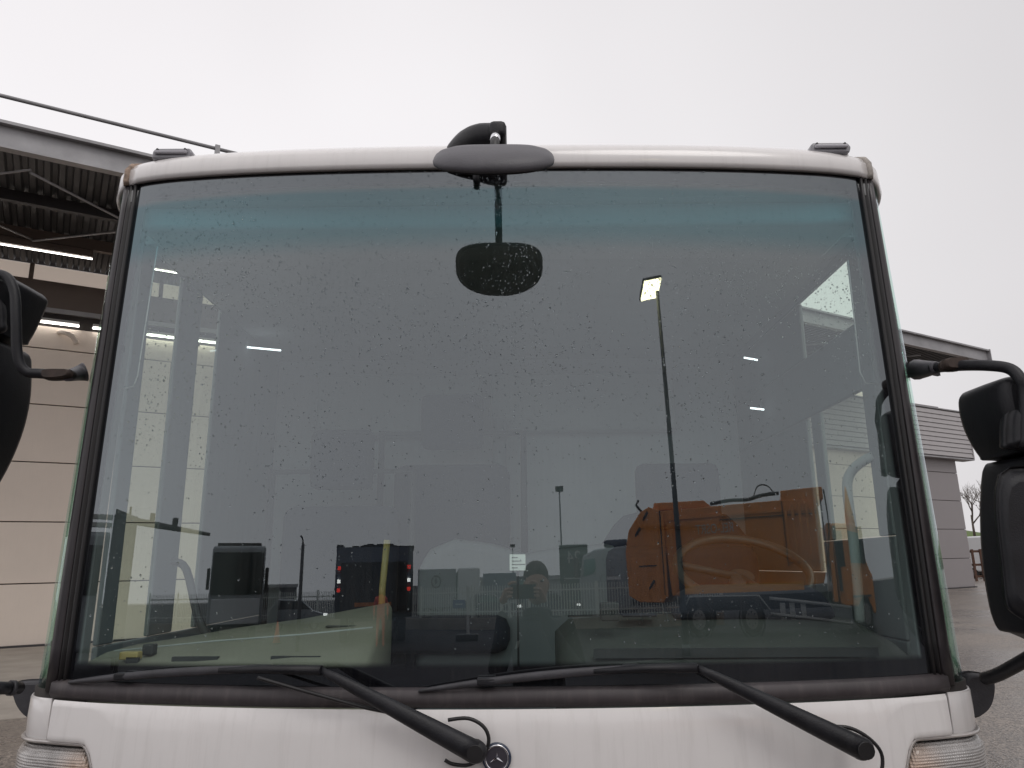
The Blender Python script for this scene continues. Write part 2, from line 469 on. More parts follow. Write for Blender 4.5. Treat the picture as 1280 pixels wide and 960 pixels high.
# ------------------------------------------------------------------ the depot building behind the truck
A = Vector((-11.24, 16.09, 0)); U = Vector((.85432, .51975, 0)); NN = Vector((-.51975, .85432, 0))   # NN points into the building
BM = Matrix(((U.x, NN.x, 0, A.x), (U.y, NN.y, 0, A.y), (0, 0, 1, 0), (0, 0, 0, 1)))
b = empty('depot_building', A, (0, 0, math.atan2(U.y, U.x)))
tag(b, 'beige panelled depot hall with open canopy and strip lights behind the white truck', 'building')
U0, U1 = -14, 39.8
course = 1.41
mid = 36.2
for i in range(5):      # sandwich panel courses, each its own piece with recessed joints
    for a0, a1, mt in ((U0, 2.6, 'wall_beige'), (2.62, 14.4, 'wall_beige'), (14.42, 26.0, 'wall_beige'), (26.02, mid - .02, 'wall_beige'), (mid, U1, 'wall_grey')):
        z0 = i * course + (.05 if i == 0 else .012); z1 = (i + 1) * course - .012
        MB().box((a0, 0, z0), (a1, .12, z1)).build('wall_panel', mt, b, bevel=.008, seg=1)
MB().box((U0, 0, 5 * course + .012), (mid, .12, 7.62)).build('wall_panel', 'wall_beige', b, bevel=.008, seg=1)
MB().box((mid, .0, 5 * course + .012), (U1, .12, 8.6)).build('wall_panel', 'wall_grey', b)
MB().box((U0, .05, .0), (U1 - .05, .4, 8.9)).build('wall_core', 'joint_dark', b)
MB().box((U0, .42, .0), (U1, 26, 9.2)).build('hall_body', 'wall_grey', b)
# recess with tube lights above the wall, rail, brown band, clerestory
MB().box((U0, -.05, 7.98), (mid, .04, 8.10)).build('rail', 'steel_grey', b)
MB().box((U0, -.02, 8.10), (mid, .05, 8.80)).build('fascia_band', 'band_brown', b)
MB().box((U0, .0, 8.82), (mid, .05, 9.20)).build('clerestory_window', 'clerestory', b)
for k in range(17):
    x = -12.6 + k * 2.96
    MB().box((x - .05, -.06, 8.78), (x + .05, .0, 9.2)).build('mullion', 'band_brown', b)
tb = None
for k in range(12):
    x = -6 + k * 3.35
    if tb is None:
        tb = MB().box((0, -.14, 7.675), (3.05, -.08, 7.70)).build('tube_light', 'tube_light', b)
        hb = MB().box((0, -.17, 7.725), (3.05, -.04, 7.79)).build('light_housing', 'rail_grey', tb)
        tb.location.x = x
    else:
        t2 = copy_part(tb, b); t2.location.x = x; copy_part(hb, t2)
# overflow pipe with a bend under the light
p = MB(); p.tube([(-.02, -.0, 7.5), (.05, -.12, 7.48), (.22, -.2, 7.42), (.34, -.2, 7.3), (.38, -.2, 7.2)], .06, 10, sub=4)
p.build('overflow_pipe', 'wall_beige', b)
# skirting kerb at the wall base
MB().box((U0, -.10, 0), (U1, -.01, .055)).build('base_sill', 'steel_dark', b)
# louvre box
LB0, LB1, LZ0, LZ1 = 22.5, 40.9, 6.36, 8.80
lb = MB().box((LB0, -.30, LZ0), (LB1, -.0, LZ1)); lb = lb.build('louvre_box', 'louvre_grey', b)
nsl = 10; hgt = (LZ1 - LZ0 - .1) / nsl
sl = None
for k in range(nsl):
    z = LZ0 + .05 + k * hgt
    if sl is None:
        sl = MB().prism([(0, .0), (-.10, .02), (-.07, hgt * .97), (0, hgt * .97)], LB1 - LB0 - .08, o=(LB0 + .04, -.302, z), ux=(0, 1, 0), uy=(0, 0, 1), w=(1, 0, 0)).build('louvre_slat', 'louvre_grey', b)
        MB().box((LB0 + .04, -.309, z), (LB1 - .04, -.303, z + hgt)).build('louvre_backing', 'joint_dark', b)
        z00 = z
    else:
        s2 = copy_part(sl, b); s2.location.z = z - z00
MB().box((LB0, -.41, LZ0 - .06), (LB1, .2, LZ0 - .002)).build('louvre_trim', 'steel_grey', b)
MB().box((LB1 - .06, -.42, LZ0), (LB1 + .02, -.0, LZ1 + .03)).build('louvre_trim', 'louvre_grey', b)
MB().box((LB0, -.42, LZ1 + .004), (LB1, .2, LZ1 + .06)).build('louvre_trim', 'steel_grey', b)
# canopy: deck, fascia channel, purlins
CE = 32.3; CO = -6.0
v = []; f = []
nw = int((CE - U0) / .25)
xs = []
for k in range(nw):
    x = U0 + k * .25
    xs += [(x, 0), (x + .09, 0), (x + .125, .07), (x + .215, .07)]
for (x, z) in xs: v += [(x, CO + .05, 9.22 + z), (x, -.02, 9.22 + z)]
for k in range(len(xs) - 1): f.append((2 * k, 2 * k + 1, 2 * k + 3, 2 * k + 2))
MB().add(v, f).build('roof_deck', 'deck_dark', b, solid=.004)
MB().box((U0, CO + .1, 9.31), (CE, .3, 9.60)).build('roof_cover', 'steel_dark', b)
fs_ = MB()
fs_.box((U0, CO, 9.16), (CE, CO + .03, 9.62))
fs_.box((U0, CO - .12, 9.60), (CE, CO + .06, 9.66)); fs_.box((U0, CO - .12, 9.12), (CE, CO + .06, 9.16))
fs_.build('fascia_beam', 'steel_grey', b)
e_ = MB().box((CE - .02, CO - .14, 9.10), (CE + .03, CO + .2, 9.68)); e_.build('beam_end_plate', 'steel_grey', b)
for (yy, zz) in ((-.09, 9.2), (-.09, 9.58), (.1, 9.2), (.1, 9.58)):
    MB().box((CE + .03, CO + yy, zz), (CE + .05, CO + yy + .04, zz + .04)).build('bolt', 'steel_dark', b)
MB().box((U0, CO + .062, 9.66), (CE, CO + .20, 9.70)).build('roof_edge_trim', 'steel_dark', b)
for yy, z0 in ((-2.2, 8.95), (-4.1, 8.98)):
    MB().box((U0, yy - .07, z0), (CE - .3, yy + .07, 9.21)).build('purlin', 'band_brown' if yy > -3 else 'steel_dark', b)
# second light row hung under the inner purlin
t1 = None
for k in range(9):
    x = -7.3 + k * 4.2
    if t1 is None:
        t1 = MB().box((0, -2.21, 8.735), (3.6, -2.19, 8.76)).build('tube_light', 'tube_light', b)
        h1 = MB().box((0, -2.29, 8.765), (3.6, -2.11, 8.93)).build('light_housing', 'band_brown', t1)
        t1.location.x = x
    else:
        q1 = copy_part(t1, b); q1.location.x = x; copy_part(h1, q1)
for k in range(10):
    x = U0 + 1.0 + k * 4.1
    MB().tube([(x, CO + .3, 8.93), (x + 4.1, -2.4, 8.90)], .025, 6).build('brace_rod', 'steel_grey', b)
    MB().tube([(x + 4.1, CO + .3, 8.99), (x, -2.4, 8.87)], .025, 6).build('brace_rod', 'steel_grey', b)
MB().tube([(U0, CO + .4, 10.42), (4.4, CO + .4, 10.42)], .04, 8).build('guard_rail', 'steel_grey', b)
for x in (-10, -4, 2.55):
    MB().box((x - .05, CO + .36, 9.6), (x + .05, CO + .44, 10.5)).build('guard_post', 'steel_grey', b)
# concrete apron
ap = MB(); ap.box((U0, -2.6, -.02), (14, -.11, .012), BM); tag(ap.build('apron', 'concrete'), kind='structure')
ap = MB(); ap.box((U0, -10.5, -.02), (9.5, -2.62, .008), BM); tag(ap.build('pavement', 'concrete'), kind='structure')

# red padlock-like bolt at the wall foot
lk = MB().tube([A + U * .63 - NN * .14 + Vector((0, 0, .06)), A + U * .63 - NN * .02 + Vector((0, 0, .06))], .07, 10)
lk = lk.build('tie_ring', 'rusty_metal'); tag(lk, 'small rusty ring plate at the foot of the beige hall wall', 'ring')

# far right: van, tree, bank, pallet frame
def wheel(parent, c, r, w, ax, name='wheel'):
    ax = Vector(ax).normalized()
    t = MB().tube([Vector(c) - ax * w / 2, Vector(c) - ax * w * .42, Vector(c) + ax * w * .42, Vector(c) + ax * w / 2], [r * .93, r, r, r * .93], 28)
    t = t.build(name, 'tyre', parent)
    q = MB().tube([Vector(c) - ax * (w / 2 + .012), Vector(c) + ax * (w / 2 + .012)], [r * .58, r * .58], 20).build('rim', 'rim', t)
    q = MB()
    for k in range(8):
        a = 2 * PI * k / 8; u = ax.orthogonal().normalized(); vv = ax.cross(u)
        c2 = Vector(c) + (u * math.cos(a) + vv * math.sin(a)) * r * .38
        q.tube([c2 - ax * (w / 2 + .03), c2 + ax * (w / 2 + .03)], .03, 6)
    q.build('wheel_bolts', 'steel_dark', t)
    return t
def world_from(px, py, D):
    d = ray(px, py); return Vector(CAM + d * D / math.hypot(d[0], d[1]))
vp = world_from(1222, 733, 62); vp.z = 0
fa = math.atan2(vp.y + 1.88, vp.x)
van = empty('parked_van', vp, (0, 0, fa + PI / 2 - .35))
tag(van, 'white panel van parked beyond the grey end wall, beside the bare tree', 'van')
MB().prism([(-1.2, .45), (4.2, .45), (4.2, 1.2), (3.8, 1.45), (2.9, 2.3), (2.5, 2.75), (-1.2, 2.8)], 2.0, o=(0, -1, 0)).build('body', 'van_white', van, bevel=.12, seg=3)
MB().prism([(2.3, 1.5), (3.55, 1.5), (2.85, 2.2), (2.3, 2.2)], 2.02, o=(0, -1.01, 0)).build('window', 'window_dark', van)
for x in (-.2, 3.2):
    for y in (-.9, .9): wheel(van, (x, y, .36), .36, .24, (0, 1, 0))
MB().box((-1.3, -.95, .45), (-1.2, .95, .62)).build('bumper', 'black_plastic', van)
pf = empty('timber_frame', world_from(1219, 731, 55) * 1); pf.location.z = 0
tag(pf, 'dark brown upright crate frame in front of the far white van', 'crate')
for x in (-.5, .1, .6): MB().box((x, 0, 0), (x + .12, .1, 1.9)).build('post', 'rusty_metal', pf)
for z in (.2, .9, 1.7): MB().box((-.5, .1, z), (.72, .14, z + .14)).build('board', 'rusty_metal', pf)
bk = MB()
rings = []
for k in range(30):
    x = 20 + k * 10
    h = 5.0 + 1.2 * math.sin(k * 1.7)
    rings.append([(x, 105 + k * 1.0, -.2), (x, 112, h * .55), (x, 122, h), (x, 150, h * .9), (x, 170, -.2)])
bk.loft(rings); tag(bk.build('hill', 'grass_bank'), kind='structure')
def bare_tree(loc, h, label, seed=1, group=None):
    rnd = random.Random(seed)
    t = empty('bare_tree', loc); tag(t, label, 'tree', group)
    tr = MB(); cw = MB()
    def br(mb, p, d, L_, r, lv):
        q = p + d * L_; mb.tube([p, p + d * L_ * .5 + Vector((rnd.uniform(-.1, .1), rnd.uniform(-.1, .1), 0)) * L_ * .4, q], [r, r * .8, r * .6], 5 if lv > 1 else 7)
        if lv > 4: return
        for k in range(3 if lv < 4 else 2):
            nd = (d + Vector((rnd.uniform(-.8, .8), rnd.uniform(-.8, .8), rnd.uniform(-.1, .5)))).normalized()
            br(cw, p + d * L_ * rnd.uniform(.55, 1), nd, L_ * rnd.uniform(.6, .8), r * .58, lv + 1)
    br(tr, Vector((0, 0, -.2)), Vector((0, 0, 1)), h * .35, h * .02, 0)
    tr.build('trunk', 'bark', t); cw.build('crown', 'bark', t)
    return t
tp = world_from(1216, 655, 100); tp.z = 3.5
bare_tree(tp, 7.5, 'bare leafless tree on the green bank between hall and mirror', 4)
tp = world_from(1252, 655, 118); tp.z = 4
bare_tree(tp, 9, 'taller bare tree on the bank hidden mostly by the truck mirror', 9)

# ------------------------------------------------------------------ THE TRUCK
T = empty('refuse_truck_cab', (0, 0, 0), (0, TILT, 0))
tag(T, 'white low-entry truck cab with tall curved windscreen and black mirrors, seen head on', 'truck')
def lean(z):
    t = z - 1.25; return .010 * t + .015 * t * t
XE = 1.10
def _bez(p0, p1, p2, n): return [((1 - t) ** 2 * p0[0] + 2 * t * (1 - t) * p1[0] + t * t * p2[0], (1 - t) ** 2 * p0[1] + 2 * t * (1 - t) * p1[1] + t * t * p2[1]) for t in [i / n for i in range(1, n + 1)]]
front = [(XE * i / 24, FY(XE * i / 24)) for i in range(25)]
y0c = front[-1][1]
half = front + _bez((XE, y0c), (1.216, y0c + .026), (1.225, .33), 14) + [(1.225, .33 + .09 * i) for i in range(1, 18)]
PLAN = [(-x, y) for x, y in reversed(half[1:])] + half
def plan_slice(test): return [p for p in PLAN if test(*p)]
def plan_normal(i, P):
    a = P[max(i - 1, 0)]; c = P[min(i + 1, len(P) - 1)]
    d = Vector((c[0] - a[0], c[1] - a[1])).normalized(); return Vector((d.y, -d.x))    # outward
def TX(x, z):          # the sides lean in towards the roof
    a = abs(x); return x - math.copysign(.038 * max(0, (z - 1.25) / 1.4) * min(1, max(0, (a - 1.09) / .10)), x)
def shell(name, m, pts, zs, off=0, solid=.02, parent=T, bevel=0, smooth=True, crown=None):
    """strip that follows the plan outline; zs = heights, off = outset"""
    vs = []; fs = []
    n = len(pts)
    for j, z in enumerate(zs):
        o_ = off(j / (len(zs) - 1)) if callable(off) else off
        for i, p in enumerate(pts):
            nn = plan_normal(i, pts)
            zz = z(p[0]) if callable(z) else z
            vs.append((TX(p[0] + nn.x * o_, zz), p[1] + lean(zz) + nn.y * o_, zz))
    for j in range(len(zs) - 1):
        for i in range(n - 1):
            fs.append((j * n + i, j * n + i + 1, (j + 1) * n + i + 1, (j + 1) * n + i))
    me = bpy.data.meshes.new(name); me.from_pydata(vs, [], fs); me.materials.append(M[m])
    me.polygons.foreach_set('use_smooth', [smooth] * len(fs))
    o = bpy.data.objects.new(name, me); COL.objects.link(o); o.parent = parent
    if solid:
        q = o.modifiers.new('s', 'SOLIDIFY'); q.thickness = solid; q.offset = -1
    if bevel:
        q = o.modifiers.new('b', 'BEVEL'); q.width = bevel; q.segments = 3; q.limit_method = 'ANGLE'; q.angle_limit = R(40)
    return o
def interp(x0, x1, n):
    """plan points between |.| front x0..x1 finely"""
    return [(x0 + (x1 - x0) * i / n, FY(x0 + (x1 - x0) * i / n)) for i in range(n + 1)]

# windscreen
GX0, GX1 = 1.082, 1.078
gv = []; gf = []
nx, nz = 120, 90
for j in range(nz + 1):
    z = 1.268 + (2.646 - 1.268) * j / nz
    zrow = z
    hw = GX0 + (GX1 - GX0) * j / nz
    for i in range(nx + 1):
        x = -hw + 2 * hw * i / nx
        z = zrow + .018 * (x / 1.08) ** 2 * j / nz
        gv.append((x, ws(x, z), z))
for j in range(nz):
    for i in range(nx):
        gf.append((j * (nx + 1) + i, j * (nx + 1) + i + 1, (j + 1) * (nx + 1) + i + 1, (j + 1) * (nx + 1) + i))
me = bpy.data.meshes.new('windscreen'); me.from_pydata(gv, [], gf); me.materials.append(M['windscreen_glass'])
me.polygons.foreach_set('use_smooth', [True] * len(gf))
wind = bpy.data.objects.new('windscreen', me); COL.objects.link(wind); wind.parent = T
# analytic normals so that the mirrored yard stays undistorted
nrm = []
for (x, y, z) in gv:
    e = 1e-4
    n = Vector(((ws(x + e, z) - ws(x - e, z)) / (2 * e), -1, (ws(x, z + e) - ws(x, z - e)) / (2 * e))).normalized(); nrm.append(n)
me.normals_split_custom_set_from_vertices(nrm)

# rubber seal round the glass
sp = interp(-1.10, 1.10, 60)
def zb(x): return 1.232 + .010 * (x / 1.07) ** 2
shell('glass_seal', 'grey_rubber', sp, [zb, lambda x: zb(x) + .012, lambda x: zb(x) + .036, lambda x: zb(x) + .044], off=lambda t: .006 + .016 * math.sin(PI * min(1, .15 + t * .85)), solid=.03)
for s in (-1, 1):
    vs = []; rings = []
    for j in range(15):
        z = 1.262 + (2.674 - 1.262) * j / 14
        hw = GX0 + (GX1 - GX0) * j / 14
        prof = [(-.014, .004), (-.011, .010), (-.005, .011), (-.001, .003), (.003, .003), (.005, .012), (.011, .012), (.013, .004), (.013, -.02), (-.014, -.012)]
        rings.append([(s * (hw + a), ws(hw + a, z) - c, z) for a, c in prof])
    MB().loft(rings).build('glass_seal', 'black_rubber', T)
    # pillar trim
    rings = []
    for j in range(15):
        z = 1.258 + (2.674 - 1.258) * j / 14
        hw = GX0 + (GX1 - GX0) * j / 14 + .014
        w = .054
        def py_(x): return y0c + max(0, x - XE) * .30 + lean(z) if x > XE else ws(x, z)
        prof = [(0, .010), (.004, .014), (.018, .016), (.030, .014), (.035, .008), (.038, .0), (.038, -.01), (0, -.02)]
        rings.append([(s * TX(hw + a, z), py_(hw + a) - c, z) for a, c in prof])
    MB().loft(rings).build('pillar_trim', 'pillar_black', T)
    # curved corner glass
    cg = [p for p in PLAN if p[0] * s > 1.122 and p[1] < .42]
    if s < 0: cg = cg
    zs = [1.262 + (2.672 - 1.262) * j / 14 for j in range(15)]
    q = shell('corner_glass', 'green_glass', cg, zs, off=0, solid=.006)
    # flip check: make normals point outward
    ft = shell('corner_frit', 'black_rubber', [(p[0] * .99, p[1] + .004) for p in cg], [1.262, 1.33, 1.34], off=-.004, solid=.002)
    # white corner panels below
    cp = [p for p in PLAN if p[0] * s > 1.105 and p[1] < .50]
    x0 = 1.099 * s
    cp = ([(x0, FY(x0))] + cp) if s > 0 else (cp + [(x0, FY(x0))])
    shell('corner_panel', 'white_paint', cp, [1.138, 1.144, 1.19, 1.236, 1.242], off=lambda t: .008 + .006 * math.sin(PI * (.1 + .8 * t)), solid=.02, bevel=.004)
    shell('corner_gap', 'joint_dark', [p for p in PLAN if 1.0 < p[0] * s and p[1] < .5], [1.10, 1.26], off=.006, solid=.01)

# front panel with cut-outs for the headlights
def zlow(x):
    a = abs(x)
    t = min(1, max(0, (a - .905) / .085)); t = 1 - (1 - t) ** 2.2
    return .86 + (1.148 - .86) * t
vs = []; fs = []
fp = interp(-1.090, 1.090, 120); n = len(fp); NZ = 12
for j in range(NZ + 1):
    for (x, y) in fp:
        z0, z1 = zlow(x), zb(x) - .002
        tt = j / NZ; z = z0 + (z1 - z0) * tt
        bulge = .020 + .012 * math.sin(PI * min(1, max(0, (z - .86) / .42)))
        if tt in (0, 1): bulge -= .004
        vs.append((x, y + lean(z) - bulge, z))
for j in range(NZ):
    for i in range(n - 1): fs.append((j * n + i, j * n + i + 1, (j + 1) * n + i + 1, (j + 1) * n + i))
me = bpy.data.meshes.new('front_panel'); me.from_pydata(vs, [], fs); me.materials.append(M['white_paint'])
me.polygons.foreach_set('use_smooth', [True] * len(fs))
fpo = bpy.data.objects.new('front_panel', me); COL.objects.link(fpo); fpo.parent = T
q = fpo.modifiers.new('s', 'SOLIDIFY'); q.thickness = .025; q.offset = -1
q = fpo.modifiers.new('b', 'BEVEL'); q.width = .004; q.segments = 3; q.limit_method = 'ANGLE'; q.angle_limit = R(40)
# lower bumper body, just below the frame
shell('bumper', 'white_paint', [p for p in PLAN if p[1] < .6], [.35, .84], off=.02, solid=.03)
# headlights
def hl_mat():
    m = bpy.data.materials.new('headlight_lens'); m.use_nodes = True; t = m.node_tree; L = t.links.new
    b = t.nodes['Principled BSDF']; tc = N(t, 'ShaderNodeTexCoord')
    b.inputs['Roughness'].default_value = .12; b.inputs['Coat Weight'].default_value = .6
    sx = N(t, 'ShaderNodeSeparateXYZ'); L(tc.outputs['Object'], sx.inputs[0])
    def wave(o, fr):
        q = N(t, 'ShaderNodeMath', operation='MULTIPLY'); L(o, q.inputs[0]); q.inputs[1].default_value = fr
        w = N(t, 'ShaderNodeMath', operation='SINE'); L(q.outputs[0], w.inputs[0]); return w.outputs[0]
    a = wave(sx.outputs['Z'], 950.); b2 = wave(sx.outputs['X'], 950.)
    ad = N(t, 'ShaderNodeMath', operation='ADD'); L(a, ad.inputs[0]); L(b2, ad.inputs[1])
    bp = N(t, 'ShaderNodeBump', Strength=.55, Distance=.002); L(ad.outputs[0], bp.inputs['Height']); L(bp.outputs[0], b.inputs['Normal'])
    ns = N(t, 'ShaderNodeTexNoise', Scale=9.0, Detail=3.0); L(tc.outputs['Object'], ns.inputs['Vector'])
    r = N(t, 'ShaderNodeValToRGB'); L(ns.outputs[0], r.inputs[0])
    r.color_ramp.elements[0].position = .35; r.color_ramp.elements[0].color = (.30, .285, .275, 1)
    r.color_ramp.elements[1].position = .62; r.color_ramp.elements[1].color = (.52, .50, .49, 1)
    # the orange bulb shows through
    vm = N(t, 'ShaderNodeVectorMath', operation='ABSOLUTE'); L(tc.outputs['Object'], vm.inputs[0])
    ds = N(t, 'ShaderNodeVectorMath', operation='DISTANCE'); L(vm.outputs[0], ds.inputs[0]); ds.inputs[1].default_value = (.985, .05, 1.07)
    mr = N(t, 'ShaderNodeMapRange', interpolation_type='SMOOTHSTEP'); mr.inputs['From Min'].default_value = .10; mr.inputs['From Max'].default_value = .0
    mr.inputs['To Max'].default_value = .55; L(ds.outputs['Value'], mr.inputs[0])
    mc = N(t, 'ShaderNodeMixRGB'); L(mr.outputs[0], mc.inputs[0]); L(r.outputs[0], mc.inputs[1]); mc.inputs[2].default_value = (.62, .36, .20, 1)
    L(mc.outputs[0], b.inputs['Base Color'])
    MATS['headlight_lens'] = m
hl_mat()
for s in (-1, 1):
    hp = [p for p in PLAN if p[0] * s > .93 and p[1] < .52]
    def ztop(x):
        a = abs(x); t = min(1, max(0, (a - .908) / .085)); t = 1 - (1 - t) ** 2.2
        return .80 + (1.136 - .80) * t
    vs = []; fs = []
    pts = interp(.908, 1.08, 20) + [p for p in half if p[0] > 1.075 and p[1] < .52]
    n = len(pts)
    for j in range(15):
        for i, (x, y) in enumerate(pts):
            nn = plan_normal(i, pts)
            z = .78 + (ztop(x) - .78) * j / 14
            o_ = .026 * math.sin(PI / 2 * min(1, (ztop(x) - z) / .02 + .2)) - (.0 if i > 1 else .02)
            vs.append((s * (x + nn.x * o_), y + lean(z) + nn.y * o_, z))
    for j in range(14):
        for i in range(n - 1):
            q = (j * n + i, j * n + i + 1, (j + 1) * n + i + 1, (j + 1) * n + i)
            fs.append(q if s > 0 else tuple(reversed(q)))
    me = bpy.data.meshes.new('headlight'); me.from_pydata(vs, [], fs); me.materials.append(M['headlight_lens'])
    me.polygons.foreach_set('use_smooth', [True] * len(fs))
    ho = bpy.data.objects.new('headlight', me); COL.objects.link(ho); ho.parent = T
    q = ho.modifiers.new('s', 'SOLIDIFY'); q.thickness = .01; q.offset = -1
    rim = [(s * x, y + lean(ztop(x)) - .016, ztop(x) + .008) for (x, y) in pts]
    rim = [(p_[0] + s * plan_normal(i, pts).x * .012, p_[1], p_[2]) for i, p_ in enumerate(rim)]
    MB().tube(rim, .0045, 8).build('headlight_rim', 'headlight_inner', ho)

# roof shell
prof = [(.004, 2.640), (.014, 2.642), (.018, 2.655), (.016, 2.690), (.0, 2.713), (-.03, 2.735), (-.09, 2.755), (-.22, 2.772), (-.50, 2.785), (-.95, 2.79)]
def roof_pt(p, nn, o_, z):
    a = abs(p[0]); kc = min(1, max(0, (a - .95) / .24))
    oo = o_ * (1 + .9 * kc * kc) if o_ < 0 else o_
    zz = z - .016 * kc * kc * (z > 2.68)
    if z < 2.66: zz -= .022 * min(1, max(0, (a - 1.08) / .08))
    zz += .017 * min(1, (a / 1.08) ** 2)
    return (TX(p[0] + nn.x * oo, zz), p[1] + lean(2.65) + nn.y * oo, zz)
def roof_piece(name, pts):
    vs = []; fs = []; n = len(pts)
    for (o_, z) in prof:
        for p in pts: vs.append(roof_pt(p, plan_normal(PLAN.index(p), PLAN), o_, z))
    for j in range(len(prof) - 1):
        for i in range(n - 1): fs.append((j * n + i, j * n + i + 1, (j + 1) * n + i + 1, (j + 1) * n + i))
    me = bpy.data.meshes.new(name); me.from_pydata(vs, [], fs); me.materials.append(M['white_paint'])
    me.polygons.foreach_set('use_smooth', [True] * len(fs))
    o = bpy.data.objects.new(name, me); COL.objects.link(o); o.parent = T
    q = o.modifiers.new('s', 'SOLIDIFY'); q.thickness = .02; q.offset = -1
    return o
SI = [i for i, p in enumerate(PLAN) if p[0] >= 1.085][0]
SJ = len(PLAN) - 1 - SI
roof_piece('roof_panel', PLAN[SJ:SI + 1])
for s, sl_, k_ in ((-1, PLAN[:SJ + 1], SJ), (1, PLAN[SI:], SI)):
    roof_piece('roof_corner', sl_)
    nn = plan_normal(k_, PLAN)
    MB().tube([roof_pt(PLAN[k_], nn, o_, z) for (o_, z) in prof[1:9]], .0095, 8).build('roof_seam', 'seam_worn' if s < 0 else 'seam_clean', T)
MB().box((-1.12, .95, 2.75), (1.12, 1.9, 2.785)).build('roof_deck', 'white_paint', T)

# marker lamps
for s, c in ((-1, at(224, 190, .16)), (1, at(1031, 183, .16))):
    c = c - Vector((0, 0, .034))
    bs = MB().prism([(-.052, -.05), (.060, -.05), (.056, .004), (-.050, .004)], .10, o=(c.x, .13, c.z - .006)).build('marker_lamp_base', 'white_paint', T, bevel=.008)
    ml = MB().prism([(-.060, -.016), (.052, -.016), (.060, .004), (.050, .020), (-.052, .020), (-.060, .010)], .07, o=(c.x, .118, c.z + .004), uy=(0, .1, 1)).build('marker_lamp', 'lamp_body', T, bevel=.006)
    MB().box((c.x - .050, .109, c.z + .001), (c.x + .046, .117, c.z + .012)).build('lens', 'lamp_lens', ml, bevel=.003)
    for dx in (-.043, .039): MB().tube([(c.x + dx, .113, c.z + .016), (c.x + dx, .120, c.z + .016)], .0035, 8).build('screw', 'steel_dark', ml)

# front blind spot mirror on its roof arm
fm = empty('front_mirror', (0, 0, 0)); fm.parent = T
mc = Vector((.0, -.27, 2.484))
vdir = Vector((0, math.cos(R(45)), math.sin(R(45)))); ndir = Vector((0, -math.sin(R(45)), math.cos(R(45))))   # disc plane / outward (up and forward)
def oval(t_, sc=1.0):
    cs, sn = math.cos(t_), math.sin(t_)
    # the straighter long side lies towards the roof, the round belly hangs forward
    ex = .58 if sn > 0 else .92
    return .143 * sc * math.copysign(abs(cs) ** ex, cs), .088 * sc * math.copysign(abs(sn) ** (.5 if sn > 0 else .95), sn)
rings = []
for s_, h_ in ((.93, -.006), (1.0, -.004), (1.01, .003), (.985, .009), (.92, .016), (.75, .024), (.45, .029), (.15, .030)):
    rings.append([mc + Vector((oval(2 * PI * k / 56, s_)[0], 0, 0)) + vdir * oval(2 * PI * k / 56, s_)[1] + ndir * h_ for k in range(56)])
MB().loft(rings).build('mirror_housing', 'grey_plastic', fm)
rings = [[mc + Vector((oval(2 * PI * k / 56, s_)[0], 0, 0)) + vdir * oval(2 * PI * k / 56, s_)[1] + ndir * h_ for k in range(56)] for s_, h_ in ((.92, -.0065), (.91, -.010), (.6, -.016), (.2, -.019))]
MB().loft(rings).build('mirror_face', 'black_rubber', fm)  # plain black stands in for the dark ground mirrored in this face
rod0 = mc + vdir * .05 + ndir * .012
rod1 = Vector((.0, -.045, 2.708))
MB().tube([rod0, rod1], .0115, 12).build('mirror_rod', 'black_rubber', fm)
MB().tube([rod0 + (rod1 - rod0) * .45, rod0 + (rod1 - rod0) * .8], .013, 12).build('rod_sleeve', 'chrome', fm)
ar = MB(); ar.tube([at(560, 204, .12), at(570, 190, .06), at(586, 177, .0), at(602, 173, -.03), at(626, 172, -.045)], [.024, .030, .036, .040, .038], 14, sub=5)
ar.build('mirror_arm', 'black_plastic', fm)
kn = at(625, 169, -.05)
MB().box((kn.x - .030, -.09, kn.z - .024), (kn.x + .018, .01, kn.z + .024)).build('mirror_arm_head', 'black_plastic', fm, bevel=.014)
k2 = at(595, 224, .025)
MB().tube([at(560, 208, .035), at(578, 212, .03), at(597, 214, .025)], .009, 10, sub=4).build('mirror_bracket', 'black_plastic', fm)
MB().tube([k2 + Vector((0, 0, .016)), k2 + Vector((0, 0, -.010))], [.011, .008], 12).build('knob', 'black_plastic', fm)

